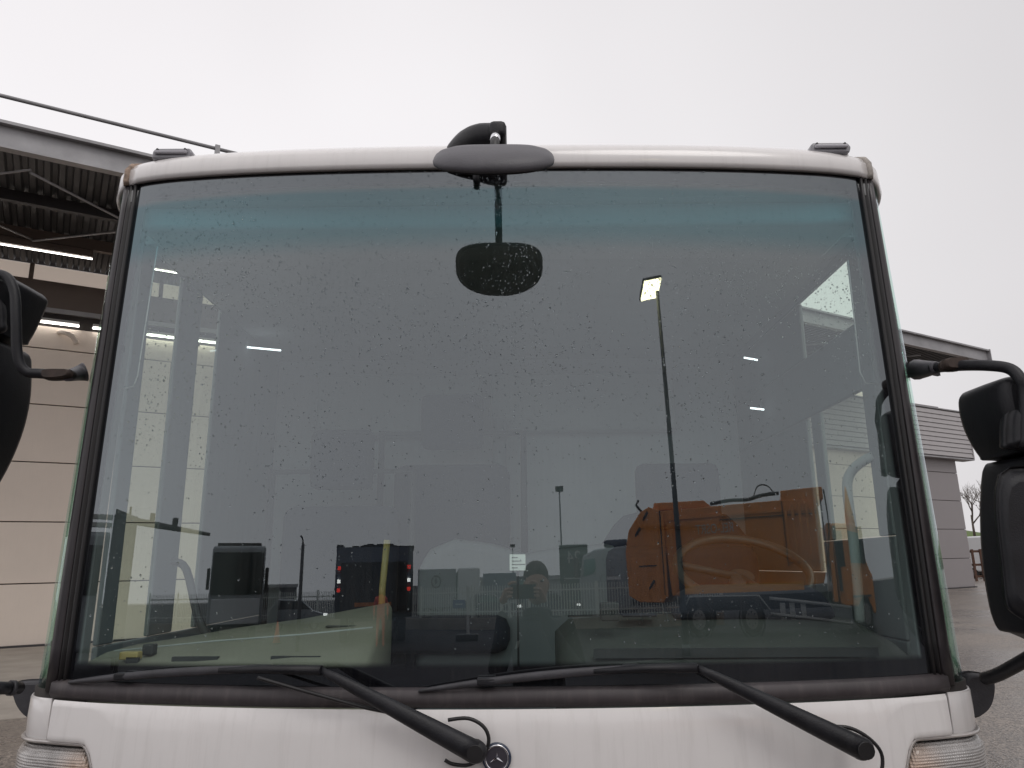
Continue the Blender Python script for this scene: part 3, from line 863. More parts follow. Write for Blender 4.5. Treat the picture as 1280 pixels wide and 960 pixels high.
# wipers
def wiper(piv, elbow, tipA, tipB, hose, Yb=-.045):
    w = empty('wiper', (0, 0, 0)); w.parent = T
    P0, P1 = at(*piv, -.075), at(*elbow, -.055)
    d = (P1 - P0)
    ar = MB(); n_ = 12; rings = []
    for k in range(n_ + 1):
        t_ = k / n_
        p_ = P0 + d * t_
        wv = .0175 * (1 - t_) ** .7 + .0075; hv = .015 * (1 - t_) + .006
        side = Vector((-d.z, 0, d.x)).normalized()
        rings.append([p_ + side * wv * math.cos(a) + Vector((0, -1, 0)) * hv * math.sin(a) for a in [2 * PI * q / 14 for q in range(14)]])
    ar.loft(rings); ar.ell(P0 + Vector((0, .004, 0)), (.027, .020, .025))
    ar.build('wiper_arm', 'black_plastic', w)
    MB().tube([P0 + Vector((0, -.022, 0)), P0 + Vector((0, .05, 0))], .018, 14).build('wiper_pivot', 'black_rubber', w)
    A_, B_ = at(*tipA, ws(at(*tipA, 0).x, 1.3) - .014), at(*tipB, ws(at(*tipB, 0).x, 1.3) - .014)
    def bp(t_, lift=0):
        x = A_.x + (B_.x - A_.x) * t_; z = A_.z + (B_.z - A_.z) * t_ + .012 * math.sin(PI * t_)
        return Vector((x, ws(x, z) - .010 - lift, z))
    bl = MB(); bl.tube([bp(k / 20) + Vector((0, 0, -.002)) for k in range(21)], .0035, 6); bl.build('wiper_rubber', 'black_rubber', w)
    fr = MB()
    rings = []
    for k in range(25):
        t_ = k / 24; p_ = bp(t_, .012 + .010 * math.sin(PI * t_)); h_ = .0035 + .0065 * math.sin(PI * t_) ** .6
        rings.append([p_ + Vector((0, -.005, 0)) * math.cos(a) + Vector((0, 0, h_)) * math.sin(a) for a in [2 * PI * q / 8 for q in range(8)]])
    fr.loft(rings); fr.build('wiper_frame', 'worn_plastic', w)
    for t_ in (.24, .76):
        MB().box(tuple(bp(t_) + Vector((-.022, -.024, -.008))), tuple(bp(t_) + Vector((.022, .004, .008)))).build('wiper_clip', 'black_plastic', w, bevel=.003)
    tm = .94 if tipB[0] > tipA[0] else .06
    j = MB(); j.tube([P1, bp(.80, .022), bp(.62, .022)], [.011, .010, .006], 10); j.build('wiper_joint', 'black_plastic', w)
    hz = MB(); hz.tube([at(px_, py_, -.05) for px_, py_ in hose], .0042, 8, sub=6); hz.build('washer_hose', 'black_rubber', w)
    return w
wiper((594, 940), (402, 838), (85, 853), (402, 835), [(560, 900), (585, 898), (604, 908), (611, 925), (604, 945), (586, 956), (566, 955), (556, 950)])
wiper((1078, 936), (872, 835), (524, 863), (872, 832), [(1036, 908), (1062, 910), (1085, 922), (1101, 940), (1102, 962), (1090, 975)])
rp_ = MB(); rp_.tube([at(x_, y_, -.045) for x_, y_ in ((322, 847), (360, 858), (410, 872), (455, 884), (500, 893))], .0045, 8, sub=4)
rp_.build('washer_hose', 'black_rubber', T)

# emblem
ec = at(621, 947, -.035)
em = MB().tube([ec + Vector((0, -.004, 0)), ec + Vector((0, .02, 0))], .0265, 40).build('emblem', 'emblem_ground', T)
MB().torus(ec + Vector((0, -.005, 0)), .0265, .0028, (0, 1, 0), 40, 8).build('emblem_ring', 'chrome', em)
MB().torus(ec + Vector((0, -.004, 0)), .0295, .0035, (0, 1, 0), 40, 8).build('emblem_ring', 'dark_blue', em)
st = MB()
for k in range(3):
    a = PI / 2 + k * 2 * PI / 3; d = Vector((math.cos(a), 0, math.sin(a))); sd_ = Vector((-d.z, 0, d.x))
    o_ = ec + Vector((0, -.006, 0))
    st.add([o_ + sd_ * .0035, o_ - sd_ * .0035, o_ + d * .0175, o_ + Vector((0, -.004, 0))], [(0, 2, 3), (1, 3, 2), (0, 1, 2), (0, 3, 1)])
st.build('emblem_star', 'chrome', em)

# side mirrors
def rbox(lo, hi, pw=.35, taper=None, n=24):
    pass
def side_house(name, outline, y0, y1, parent, m='black_plastic'):
    """housing: outline polygon in pixels at the mid depth, rounded front face"""
    pts = [at(px_, py_, y1 - .012) for px_, py_ in outline]
    cxx = sum(p_.x for p_ in pts) / len(pts); czz = sum(p_.z for p_ in pts) / len(pts)
    # smooth the outline
    P_, _ = smooth_path(pts + [pts[0], pts[1]], 1, 5); P_ = P_[5:5 + 5 * len(pts)]
    rings = []
    for s_, y_ in ((.80, y0), (.93, y0 + .012), (.985, y0 + .035), (1, (y0 + y1) / 2), (1, y1 - .012), (.965, y1), (.93, y1 + .001)):
        rings.append([(cxx + (p_.x - cxx) * s_, y_, czz + (p_.z - czz) * s_) for p_ in P_])
    return MB().loft(rings).build(name, m, parent)
for s in (-1, 1):
    mr_ = empty('side_mirror', (0, 0, 0)); mr_.parent = T
    if s < 0:
        side_house('mirror_housing', [(-90, 364), (-20, 362), (38, 364), (57, 372), (56, 385), (36, 425), (20, 432), (-90, 436)], -.0 + .10, .30, mr_)
        side_house('mirror_housing', [(-90, 440), (10, 438), (34, 442), (38, 456), (36, 500), (24, 548), (0, 600), (-30, 640), (-90, 650)], .10, .32, mr_)
        side_house('mirror_adjuster', [(-60, 368), (-6, 371), (4, 378), (6, 400), (0, 416), (-60, 420)], .075, .14, mr_)
        MB().tube([at(106, 465, .22), at(97, 467, .20), at(84, 470, .12)], [.028, .021, .015], 12, sub=3).build('mirror_socket', 'grey_plastic', mr_)
        MB().tube([at(88, 469, .14), at(50, 467, .11), at(32, 464, .10), at(22, 445, .09), at(20, 400, .08), at(18, 365, .08), at(8, 346, .08), at(-14, 342, .08), at(-60, 342, .08)], .0135, 12, sub=5).build('mirror_arm', 'black_plastic', mr_)
        MB().tube([at(-80, 860, .06), at(0, 860, .12), at(24, 860, .2)], [.016, .0155, .0155], 12).build('mirror_arm', 'black_plastic', mr_)
        MB().tube([at(12, 860, .16), at(17, 860, .17)], .019, 12).build('arm_clamp', 'worn_plastic', mr_)
        side_house('mirror_bracket', [(24, 852), (56, 848), (70, 860), (66, 892), (52, 900), (38, 893), (26, 875)], .26, .31, mr_, 'worn_plastic')
        side_house('arm_wrap', [(56, 463), (88, 462), (88, 472), (56, 474)], .10, .13, mr_, 'worn_joint')
    else:
        side_house('mirror_housing', [(1203, 492), (1225, 486), (1262, 484), (1340, 482), (1340, 574), (1240, 576), (1226, 571), (1208, 540), (1200, 510)], -.06, .14, mr_)
        side_house('mirror_adjuster', [(1254, 519), (1262, 514), (1330, 512), (1330, 562), (1260, 562), (1252, 550)], -.085, -.02, mr_)
        side_house('mirror_housing', [(1230, 586), (1240, 580), (1340, 578), (1340, 796), (1262, 791), (1244, 778), (1232, 720), (1227, 650)], -.06, .16, mr_)
        side_house('mirror_insert', [(1250, 592), (1330, 590), (1330, 770), (1268, 768), (1254, 720)], -.066, -.03, mr_)
        MB().tube([at(1146, 462, .22), at(1158, 461, .16), at(1172, 459, .1)], [.030, .023, .015], 12, sub=3).build('mirror_socket', 'grey_plastic', mr_)
        MB().tube([at(1165, 460, .12), at(1200, 457, .04), at(1236, 457, -.03), at(1262, 461, -.06), at(1275, 474, -.08), at(1281, 495, -.08), at(1282, 560, -.08)], .0145, 12, sub=5).build('mirror_arm', 'black_plastic', mr_)
        side_house('arm_wrap', [(1178, 450), (1204, 449), (1204, 462), (1178, 463)], .03, .07, mr_, 'worn_joint')
        MB().tube([at(1232, 848, .22), at(1250, 842, .15), at(1290, 820, .02), at(1350, 785, -.1)], .0165, 12, sub=4).build('mirror_arm', 'black_plastic', mr_)
        side_house('mirror_bracket', [(1198, 842), (1230, 841), (1236, 850), (1234, 872), (1226, 888), (1212, 897), (1198, 890)], .28, .33, mr_, 'worn_plastic')

# ---- cab body sides with window openings
WA0, WA1, WB0, WB1 = [atx(px_, 560, -1.18).y for px_ in (168, 208, 236, 262)]
print('windows', WA0, WA1, WB0, WB1)
for s in (-1, 1):
    X0, X1 = 1.178 * s, 1.196 * s
    def sb(y0, y1, z0, z1, nm='side_panel', m='cab_pillar'):
        lo = (min(X0, X1), y0, z0); hi = (max(X0, X1), y1, z1)
        MB().box(lo, hi).build(nm, m, T, bevel=.006)
    sb(.425, 1.95, .85, 1.33)
    if s > 0: sb(.425, .96, 1.3303, 1.63, 'door_panel'); sb(.9603, 1.95, 1.3303, 1.52, 'door_panel')
    if s < 0:
        sb(.425, 1.95, 2.605, 2.655)
        sb(.425, WA0, 1.332, 2.603, 'door_pillar')
        sb(WA1, WB0, 1.332, 2.603, 'door_pillar')
        sb(WB1, 1.95, 1.332, 2.603, 'side_panel')
        wins = [(WA0 + .002, WA1 - .002, 1.333, 2.602), (WB0 + .002, WB1 - .002, 1.333, 2.602)]
    else:
        sb(.425, 1.95, 2.562, 2.655)
        sb(.425, .52, 1.632, 2.56, 'door_pillar')
        sb(.875, .96, 1.632, 2.10, 'door_pillar')
        sb(1.01, 1.95, 1.522, 2.10, 'side_panel')
        sb(.522, 1.95, 2.102, 2.33, 'side_panel')
        sb(.97, 1.95, 2.332, 2.56, 'side_panel')
        wins = [(.522, .873, 1.633, 2.10), (.967, 1.008, 1.523, 2.10), (.522, .968, 2.332, 2.559)]
    for (y0, y1, z0, z1) in wins:
        xx = 1.189 * s
        MB().box((min(xx, xx - .005 * s), y0, z0), (max(xx, xx - .005 * s), y1, z1)).build('side_window', 'side_glass', T)
    # inner pillar lining beside the windscreen
    rings = []
    for z in (1.28, 1.9, 2.62):
        rings.append([(s * 1.045, .10 + lean(z), z), (s * 1.115, .125 + lean(z), z), (s * 1.12, .20 + lean(z), z), (s * 1.06, .17 + lean(z), z)])
    MB().loft(rings, smooth=False).build('pillar_lining', 'cab_pillar', T, bevel=.01)
MB().box((-1.10, .14, 2.601), (1.10, .43, 2.638)).box((-1.1775, .431, 2.60), (1.1775, 1.93, 2.64)).build('ceiling_lining', 'cab_lining', T)
MB().box((-1.1775, 1.90, .9), (1.1775, 1.94, 2.598)).build('rear_wall', 'cab_wall', T)
MB().box((-1.15, .14, .86), (1.15, 1.90, .90)).build('cab_floor', 'dash_dark', T)
MB().box((-1.06, .16, 2.52), (1.06, .42, 2.597)).build('header_shelf', 'cab_lining', T, bevel=.02)
# rear wall lockers and cupboard
for (x0, x1, z0, z1) in ((-.95, -.12, 2.18, 2.50), (-.08, .85, 2.2, 2.5)):
    MB().box((x0, 1.80, z0), (x1, 1.898, z1)).build('rear_locker', 'cab_lining', T, bevel=.02)
# dashboards
def dash(name, m, prof_pts, y0, y1, drop=.4):
    """prof_pts = list of (x, ztop_front, ztop_back)"""
    rings = []
    for x, zf, zk in prof_pts:
        rings.append([(x, y0, zf - drop), (x, y0, zf - .01), (x, y0 + .01, zf), (x, (y0 + y1) / 2, (zf + zk) / 2 + .012), (x, y1 - .015, zk), (x, y1, zk - .012), (x, y1, zk - drop)])
    return MB().loft(rings).build(name, m, T, smooth=True)
dl = dash('dashboard', 'dash_green', [(-1.10, 1.295, 1.33), (-.95, 1.30, 1.35), (-.8, 1.30, 1.375), (-.6, 1.30, 1.40), (-.4, 1.30, 1.435), (-.345, 1.30, 1.445), (-.335, 1.28, 1.43)], .14, .52)
for (xa, xb) in ((-.86, -.74), (-.60, -.47), (-.98, -.95)):
    MB().box((xa, .20, 1.3105), (xb, .215, 1.325)).build('air_vent', 'dash_dark', dl)
MB().tube([(-1.08, .335, 1.327), (-.8, .335, 1.352), (-.55, .335, 1.368), (-.36, .335, 1.385)], .003, 6).build('dash_line', 'cab_lining', dl)  # pale bead standing in for the highlight line along the dash
dr = dash('dashboard', 'dash_mid', [(.16, 1.24, 1.36), (.2, 1.285, 1.395), (.4, 1.29, 1.405), (.7, 1.29, 1.41), (.9, 1.29, 1.405), (1.05, 1.285, 1.39), (1.10, 1.28, 1.36)], .18, .50)
MB().box((.25, .22, 1.312), (1.0, .235, 1.335)).build('air_vent', 'dash_dark', dr)
MB().tube([(.20, .49, 1.402), (.5, .49, 1.410), (.9, .49, 1.410)], .0035, 6).build('dash_line', 'dash_dark', dr)
for (x, y, z, sx, sy, sz, mm_) in ((-1.0, .20, 1.318, .05, .03, .02, 'yellow_rail'), (-.96, .24, 1.325, .03, .03, .028, 'dash_dark'), (-.5, .36, 1.385, .09, .05, .004, 'dash_mid'), (.35, .38, 1.405, .10, .06, .008, 'seat_cloth'), (.28, .30, 1.40, .05, .04, .05, 'dash_dark')):
    MB().box((x, y, z), (x + sx, y + sy, z + sz)).build('dash_clutter', mm_, T, bevel=.004)
bn = MB().prism([(.50, 1.39), (1.0, 1.39), (.96, 1.47), (.90, 1.49), (.62, 1.49), (.54, 1.47)], .16, o=(0, .42, 0)).build('instrument_panel', 'seat_cloth', T, bevel=.03)
sw = empty('steering_wheel', (0, 0, 0)); sw.parent = T
sc_ = at(928, 712, .66); ax = Vector((0, -.50, .87))
MB().torus(sc_, .21, .015, ax, 48, 12).build('wheel_rim', 'wheel_rim', sw)
for a in (2.1, 4.2):
    u_ = ax.normalized().orthogonal().normalized(); v_ = ax.normalized().cross(u_)
    MB().tube([sc_ - ax * .03, sc_ + (u_ * math.cos(a) + v_ * math.sin(a)) * .22], .012, 8).build('wheel_spoke', 'dash_dark', sw)
MB().tube([sc_ - ax * .35, sc_ - ax * .02], .04, 12).build('steering_column', 'dash_dark', sw)
# seats
def seat(cx__, y_, ztop, w_, frame=True, m='seat_cloth'):
    s_ = empty('seat', (cx__, y_, 0)); s_.parent = T
    MB().box((-w_ * .27, -.05, ztop - .26), (w_ * .27, .05, ztop)).build('headrest', m, s_, bevel=.03)
    MB().box((-w_ * .5, -.03, ztop - 1.0), (w_ * .5, .09, ztop - .33)).build('backrest', m, s_, bevel=.05)
    MB().box((-w_ * .5, -.50, ztop - 1.12), (w_ * .5, .02, ztop - .98)).build('seat_cushion', m, s_, bevel=.05)
    if frame:
        MB().tube([(-w_ * .62, .02, ztop - 1.0), (-w_ * .62, .02, ztop - .18), (w_ * .62, .02, ztop - .18), (w_ * .62, .02, ztop - 1.0)], .018, 8).build('seat_frame', 'dash_dark', s_)
    return s_
hA = at(430, 538, 1.4); seat(hA.x, 1.4, hA.z, .50)
hB = at(566, 494, 1.62); seat(hB.x, 1.62, hB.z, .54)
hC = at(845, 580, 1.2)
ds_ = seat(hC.x, 1.2, hC.z, .62, False)
MB().prism([(-.33, -.75), (.33, -.75), (.31, -.32), (.22, -.19), (-.22, -.19), (-.31, -.32)], .12, o=(0, .02, hC.z)).build('backrest_shell', 'seat_cloth', ds_, bevel=.06)
MB().tube([at(625, 524, 1.75), at(622, 700, 1.75)], .035, 12).build('seat_post', 'cab_pillar', T)
# engine cover
MB().prism([(-.35, .9), (.50, .9), (.50, 1.58), (.44, 1.64), (.20, 1.62), (.08, 1.60), (-.05, 1.64), (-.2, 1.66), (-.30, 1.62), (-.35, 1.55)], .7, o=(0, 1.2, 0)).build('engine_cover', 'cab_pillar', T, bevel=.05)
# yellow grab post and black door handle bars
MB().tube([at(484, 675, .75), at(478, 735, .75), at(476, 790, .75)], .011, 10).build('grab_post', 'yellow_rail', T)
MB().tube([at(217, 702, .75), at(233, 712, .72), at(247, 770, .70), at(262, 800, .7)], .013, 10, sub=4).build('grab_handle', 'dash_dark', T)
MB().tube([at(1092, 570, .50), at(1078, 577, .52), at(1064, 590, .55), at(1059, 610, .56), at(1065, 660, .56), at(1072, 730, .56), at(1075, 780, .56)], .0155, 12, sub=5).build('grab_handle', 'cab_lining', T)
# sun-blind cords near both pillars
MB().tube([at(197, 308, .16), at(172, 470, .16), at(167, 483, .16), at(148, 487, .16)], .0018, 6).build('blind_cord', 'cab_lining', T)
MB().tube([at(1060, 325, .16), at(1075, 465, .16), at(1082, 479, .16), at(1100, 480, .16)], .0018, 6).build('blind_cord', 'cab_lining', T)
MB().tube([at(151, 443, .13), at(137, 500, .13), at(118, 592, .13)], .0022, 6).build('aerial_wire', 'black_rubber', T)
q0 = at(152, 436, .13); MB().box((q0.x - .007, .125, q0.z - .009), (q0.x + .007, .135, q0.z + .009)).build('aerial_clip', 'black_rubber', T)
# added glowing rods standing in for building tube lights glimpsed in the glass
for (xa, ya, xb, yb) in ((309, 434, 351, 438), (930, 447, 947, 450), (1021, 462, 1063, 469), (938, 510, 955, 512)):
    MB().tube([at(xa, ya, 1.42), at(xb, yb, 1.42)], .004, 6).build('tube_glint_rod', 'tube_glint', T)
# paper card behind the glass
q0, q1 = at(637, 693, .22), at(657, 713, .22)
cd_ = MB().box((q0.x, .22, q1.z), (q1.x, .2215, q0.z)).build('windscreen_card', 'paper', T)
for k in range(5):
    z = q0.z - .006 - k * .009
    MB().box((q0.x + .006, .2185, z - .003), (q0.x + .012 + .02 * ((k * 7) % 3) / 2 + .01, .2195, z - .0015)).build('card_line', 'ink', cd_)
MB().tube([((q0.x + q1.x) / 2, .23, q1.z), ((q0.x + q1.x) / 2, .23, 1.28)], .003, 6).build('card_holder', 'dash_dark', T)

# rain drops on the glass: a few thousand tiny caps, nobody could count them
def drops(name, n, sampler, rmin, rmax, parent, smooth=True):
    vs = []; fs = []
    rnd = random.Random(11)
    SEG = 6
    for _ in range(n):
        p_, nn, r0 = sampler(rnd)
        r0 *= 1
        u_ = nn.orthogonal().normalized(); v_ = nn.cross(u_)
        k = len(vs); st_ = rnd.uniform(.9, 1.5)
        for j, (rr, hh_) in enumerate(((1, 0), (.88, .42), (.5, .72))):
            for q in range(SEG):
                a = 2 * PI * q / SEG
                d_ = u_ * math.cos(a) + v_ * math.sin(a)
                d_.z *= st_
                vs.append(p_ + d_ * r0 * rr + nn * (hh_ * r0 + .0003))
        vs.append(p_ + nn * (.82 * r0 + .0003))
        for j in range(2):
            for q in range(SEG):
                fs.append((k + j * SEG + q, k + j * SEG + (q + 1) % SEG, k + (j + 1) * SEG + (q + 1) % SEG, k + (j + 1) * SEG + q))
        for q in range(SEG): fs.append((k + 2 * SEG + q, k + 2 * SEG + (q + 1) % SEG, k + 3 * SEG))
    me = bpy.data.meshes.new(name); me.from_pydata(vs, [], fs); me.materials.append(M['water_drop'])
    me.polygons.foreach_set('use_smooth', [True] * len(fs))
    o = bpy.data.objects.new(name, me); COL.objects.link(o); o.parent = parent; o['kind'] = 'stuff'
    return o
def glass_sample(rnd):
    while True:
        x = rnd.uniform(-1.03, 1.03); z = rnd.uniform(1.36, 2.64)
        h = (z - 1.36) / 1.28
        dens = .10 + .9 * min(1, max(0, (h - .25) / .5))
        dens *= .55 + .45 * math.sin(x * 9 + z * 5) * math.sin(x * 4.3 - z * 7)
        if rnd.random() < dens: break
    e = 1e-4
    nn = Vector(((ws(x + e, z) - ws(x - e, z)) / (2 * e), -1, (ws(x, z + e) - ws(x, z - e)) / (2 * e))).normalized()
    r0 = .00085 + .0019 * rnd.random() ** 4
    return Vector((x, ws(x, z), z)), nn, r0
drops('raindrops', 13000, glass_sample, 0, 0, T)

# ------------------------------------------------------------------ THE YARD BEHIND THE PHOTOGRAPHER (seen mirrored in the glass)
def heading(v): return math.atan2(v.y, v.x)
# tall lit lamp post
def lamp_post(base, h, label, lit, arm=0, group=None):
    o = empty('lamp_post', base); tag(o, label, 'lamp post', group)
    MB().tube([(0, 0, 0), (0, 0, h)], [.10 if h > 6 else .08, .06], 12).build('pole', 'lamp_steel', o)
    MB().tube([(0, 0, 0), (0, 0, .25)], .14, 12).build('base_plate', 'lamp_steel', o)
    hd = empty('lamp_head'); hd.parent = o; hd.location = (-.24 if lit else 0, 0, h)
    hd.rotation_euler = (R(22), R(-14) if lit else 0, heading(Vector((CAM[0] - base[0], CAM[1] - base[1], 0))) - PI / 2 + (R(-28) if lit else 0))
    MB().tube([(.24 if lit else 0, 0, .06), (0, 0, .10)], .05, 10).build('bracket', 'lamp_steel', hd)
    MB().box((-.38, -.34, .02), (.38, .44, .10)).build('housing', 'lamp_steel', hd, bevel=.02)
    if lit:
        MB().box((-.34, -.30, -.02), (.34, .40, .018)).build('lens', 'flood_light', hd)
    return o
b0 = yard(862, 790, 15); tp_ = yard(816, 372, 15)
lamp_post((5.15, -14.2, 0), 9.05, 'tall lit floodlight post beside the orange refuse truck', True)
# make the lit face look to the truck
q = yard(703, 716, 50); lamp_post((q.x, q.y, 0), 9.0, 'unlit street lamp with a flat head behind the green trailer', False, group='far street lamps')
q = yard(641, 700, 90); lamp_post((q.x, q.y, 0), 7.5, 'farthest small street lamp above the grey warehouse roof', False, group='far street lamps')

# orange refuse truck
GA = Vector((7.4, -19.7, 0)); GU = Vector((.86886, .49505, 0))
G = empty('orange_refuse_truck', GA, (0, 0, heading(GU)))
tag(G, 'orange refuse truck with ribbed body and amber beacon beside the lit floodlight post', 'refuse truck')
# local: x along to the cab (+), y away from camera negative. camera side is +y
def side_prism(poly, y0, y1, nm, m, par=G, bevel=.03):
    return MB().prism(poly, y1 - y0, o=(0, y0, 0)).build(nm, m, par, bevel=bevel)
side_prism([(-.9, 1.26), (6.75, 1.45), (7.1, 2.0), (6.9, 3.95), (4.9, 3.98), (4.3, 3.98), (-1.15, 3.95)], -2.5, 0, 'body', 'refuse_orange')
side_prism([(4.85, 3.9), (4.9, 4.28), (7.35, 4.32), (7.35, 3.95), (6.9, 3.9)], -2.4, -.08, 'body_hood', 'refuse_orange')
side_prism([(-2.85, 1.30), (-2.4, 1.09), (-1.3, 1.05), (-1.1, 1.3), (-1.2, 3.98), (-1.7, 4.12), (-2.1, 3.98), (-2.7, 3.4), (-2.9, 2.7)], -2.45, .03, 'tailgate', 'refuse_orange')
side_prism([(-1.6, 4.0), (-1.5, 4.26), (.9, 4.2), (1.25, 3.97)], -2.2, -.2, 'top_hopper', 'refuse_orange')
for x in (-1.18, -.55): side_prism([(x, 1.2), (x + .12, 1.2), (x + .16, 3.93), (x + .04, 3.93)], 0, .10, 'rib', 'refuse_orange', bevel=.01)
for x in (4.95, 5.35, 5.75, 6.15, 6.55): MB().box((x, .002, 2.1), (x + .16, .09, 3.85)).build('rib', 'refuse_orange', G, bevel=.02)
MB().box((-.9, .004, 3.62), (6.9, .05, 3.70)).build('top_rail', 'refuse_orange', G)
MB().box((-.4, .004, 1.30), (5.6, .06, 1.56)).build('side_stripe', 'orange_stripe', G)
h_ = MB(); h_.tube([(1.2, -.2, 4.06), (2.2, -.2, 4.12), (3.1, -.2, 4.10), (3.9, -.2, 4.2), (4.8, -.2, 4.22)], .06, 8, sub=4); h_.tube([(3.4, -.3, 4.15), (3.7, -.3, 4.5), (4.2, -.3, 4.5), (4.6, -.3, 4.2)], .025, 6, sub=4)
h_.build('hydraulic_hose', 'black_rubber', G)
h_ = MB(); h_.tube([(7.4, .1, 4.2), (7.45, .1, 3.2), (7.25, .1, 2.4), (7.0, .1, 1.9)], [.05, .035, .03, .03], 8, sub=4); h_.build('lift_ram', 'black_rubber', G)
side_prism([(7.25, .9), (7.5, .9), (7.6, 3.2), (7.3, 3.2)], -2.3, .0, 'cab_rear', 'refuse_orange')
side_prism([(7.62, .85), (7.9, .75), (9.8, .75), (10.0, .5), (10.35, .5), (10.45, 1.6), (10.1, 1.75), (9.7, 2.1), (9.5, 2.9), (9.1, 3.15), (7.62, 3.2)], -2.35, -.05, 'cab', 'refuse_orange', bevel=.08)
side_prism([(8.55, 2.0), (9.55, 1.95), (9.3, 2.85), (8.6, 2.95)], -.049, -.03, 'cab_window', 'window_teal', bevel=0)
side_prism([(7.85, 1.9), (8.2, 1.9), (8.2, 2.95), (7.85, 2.95)], -.049, -.03, 'cab_window', 'window_dark', bevel=0)
MB().box((9.35, .0, 1.95), (9.6, .35, 2.95)).build('cab_mirror', 'black_plastic', G, bevel=.04)
MB().box((9.15, .0, 2.98), (9.6, .3, 3.02)).build('mirror_arm', 'black_plastic', G)
MB().tube([(9.0, -.7, 3.15), (9.0, -.7, 3.45), (9.0, -.7, 4.35)], [.34, .30, .03], 16).build('beacon', 'orange_stripe', G)
for x, r_ in ((.25, .52), (2.75, .52), (9.2, .52)):
    wheel(G, (x, -.2, r_), r_, .32, (0, 1, 0)); wheel(G, (x, -2.2, r_), r_, .32, (0, 1, 0))
    MB().torus((x, -.18, r_), .62, .04, (0, 1, 0), 20, 6, a0=0, a1=2 * PI).build('mudguard', 'steel_dark', G)
MB().box((-.8, -1.6, .75), (9.6, -.9, 1.2)).build('chassis', 'steel_dark', G)
for z in (.50, .95): MB().tube([(3.7, .02, z + .15), (8.2, .02, z - .22)], .05, 8).build('side_guard', 'rail_grey', G)
for x in (4.2, 4.7, 5.3): MB().box((x, -.06, .45), (x + .28, -.02, .95)).build('step_plate', 'rail_grey', G)
MB().tube([(-.6, .02, .6), (-.1, .02, 1.22), (3.2, .02, 1.18), (3.7, .02, .75)], .035, 8).build('guard_rail', 'rail_grey', G)
for x in (-2.6, -1.4): MB().tube([(x, -.3, 1.05), (x + .2, -.3, .45)], .04, 8).build('step_strut', 'rail_grey', G)
text_mesh('lettering', 'REL-OSRT', .42, 'rail_grey', G, (1.35, .012, 3.25), (PI / 2, 0, PI), .004)

for (x0_, z0_, x1_, z1_) in ((-1.22, 1.3, -1.17, 3.95), (-.35, 1.4, -.31, 3.9), (1.6, 3.5, 6.8, 3.53), (4.86, 2.0, 4.90, 3.95), (7.1, 1.5, 7.16, 3.9)):
    MB().box((x0_, .032, z0_), (x1_, .056, z1_)).build('gap_shade_strip', 'steel_dark', G)  # dark strips: panel gaps, plus painted shade so the flat-lit ribs stand out
MB().box((-2.3, .03, 2.2), (-1.5, .06, 2.24)).build('gap_shade_strip', 'steel_dark', G)
for (x, z) in ((-2.0, 3.7), (-2.4, 3.2), (-1.9, 1.5)): MB().tube([(x, .0, z), (x + .25, .08, z + .25)], .05, 8).build('hinge', 'steel_dark', G)
MB().tube([(-2.1, -.2, 4.0), (-2.35, -.2, 4.25), (-2.2, -.2, 4.4)], .05, 8).build('tail_hook', 'black_rubber', G)
MB().box((7.65, .0, 1.2), (7.85, .05, 3.1)).build('cab_seam', 'steel_dark', G)
MB().box((8.4, .0, 1.0), (9.9, .04, 1.06)).build('cab_seam', 'steel_dark', G)
MB().box((.1, .0, 1.0), (3.2, .05, 1.2)).build('chassis_rail', 'black_rubber', G)

# blue refuse truck seen from behind
p0 = yard(418, 762, 22); p1 = yard(515, 765, 22)
BU = (p1 - p0); BU.z = 0; BW = BU.length; BU.normalize()
Bt = empty('blue_refuse_truck', (p0.x, p0.y, 0), (0, 0, heading(BU)))
tag(Bt, 'dark blue refuse truck seen from the back with red tail lights on', 'refuse truck')
side = lambda poly, nm, m, w0, w1, bevel=.03: MB().prism(poly, w1 - w0, o=(w0, 0, 0), ux=(0, -1, 0), w=(1, 0, 0)).build(nm, m, Bt, bevel=bevel)
side([(.2, .9), (6.5, .9), (6.5, 2.9), (.8, 3.05), (.2, 2.8)], 'body', 'mid_blue', .05, BW - .05)
side([(-.05, 1.1), (.2, .8), (.2, 3.0), (-.1, 3.12), (-.4, 2.2)], 'tailgate', 'dark_blue', 0, BW)
MB().box((.25, .2, 1.0), (BW - .25, .40, 2.6)).build('hopper_opening', 'black_rubber', Bt)
rnd = random.Random(3); wb_ = MB()
for k in range(26):
    x = rnd.uniform(.1, BW - .1); wb_.box((x - .15, -1.2, 2.98), (x + .15, .1, 3.06 + rnd.random() * .16))
wb_.build('load_edge', 'black_rubber', Bt)
for x in (.18, BW - .18):
    for z, mm_ in ((2.42, 'tail_red'), (2.0, 'white_lamp'), (1.72, 'tail_red')):
        MB().box((x - .07, .42, z - .06), (x + .07, .50, z + .06)).build('tail_light', mm_, Bt, bevel=.01)
MB().box((.9, .42, 1.2), (BW - .9, .46, 1.32)).build('number_plate', 'plate_amber', Bt)
for x in (.4, BW - .4):
    for y in (-1.2, -2.6, -7.4): wheel(Bt, (x, y, .5), .5, .35, (1, 0, 0))
side([(6.6, .5), (8.4, .5), (8.5, 1.8), (8.2, 2.8), (6.6, 2.9)], 'cab', 'mid_blue', .1, BW - .1)
MB().box((-.4, -3.6, 1.5), (.05, -3.2, 1.62)).build('marker_arm', 'steel_dark', Bt)

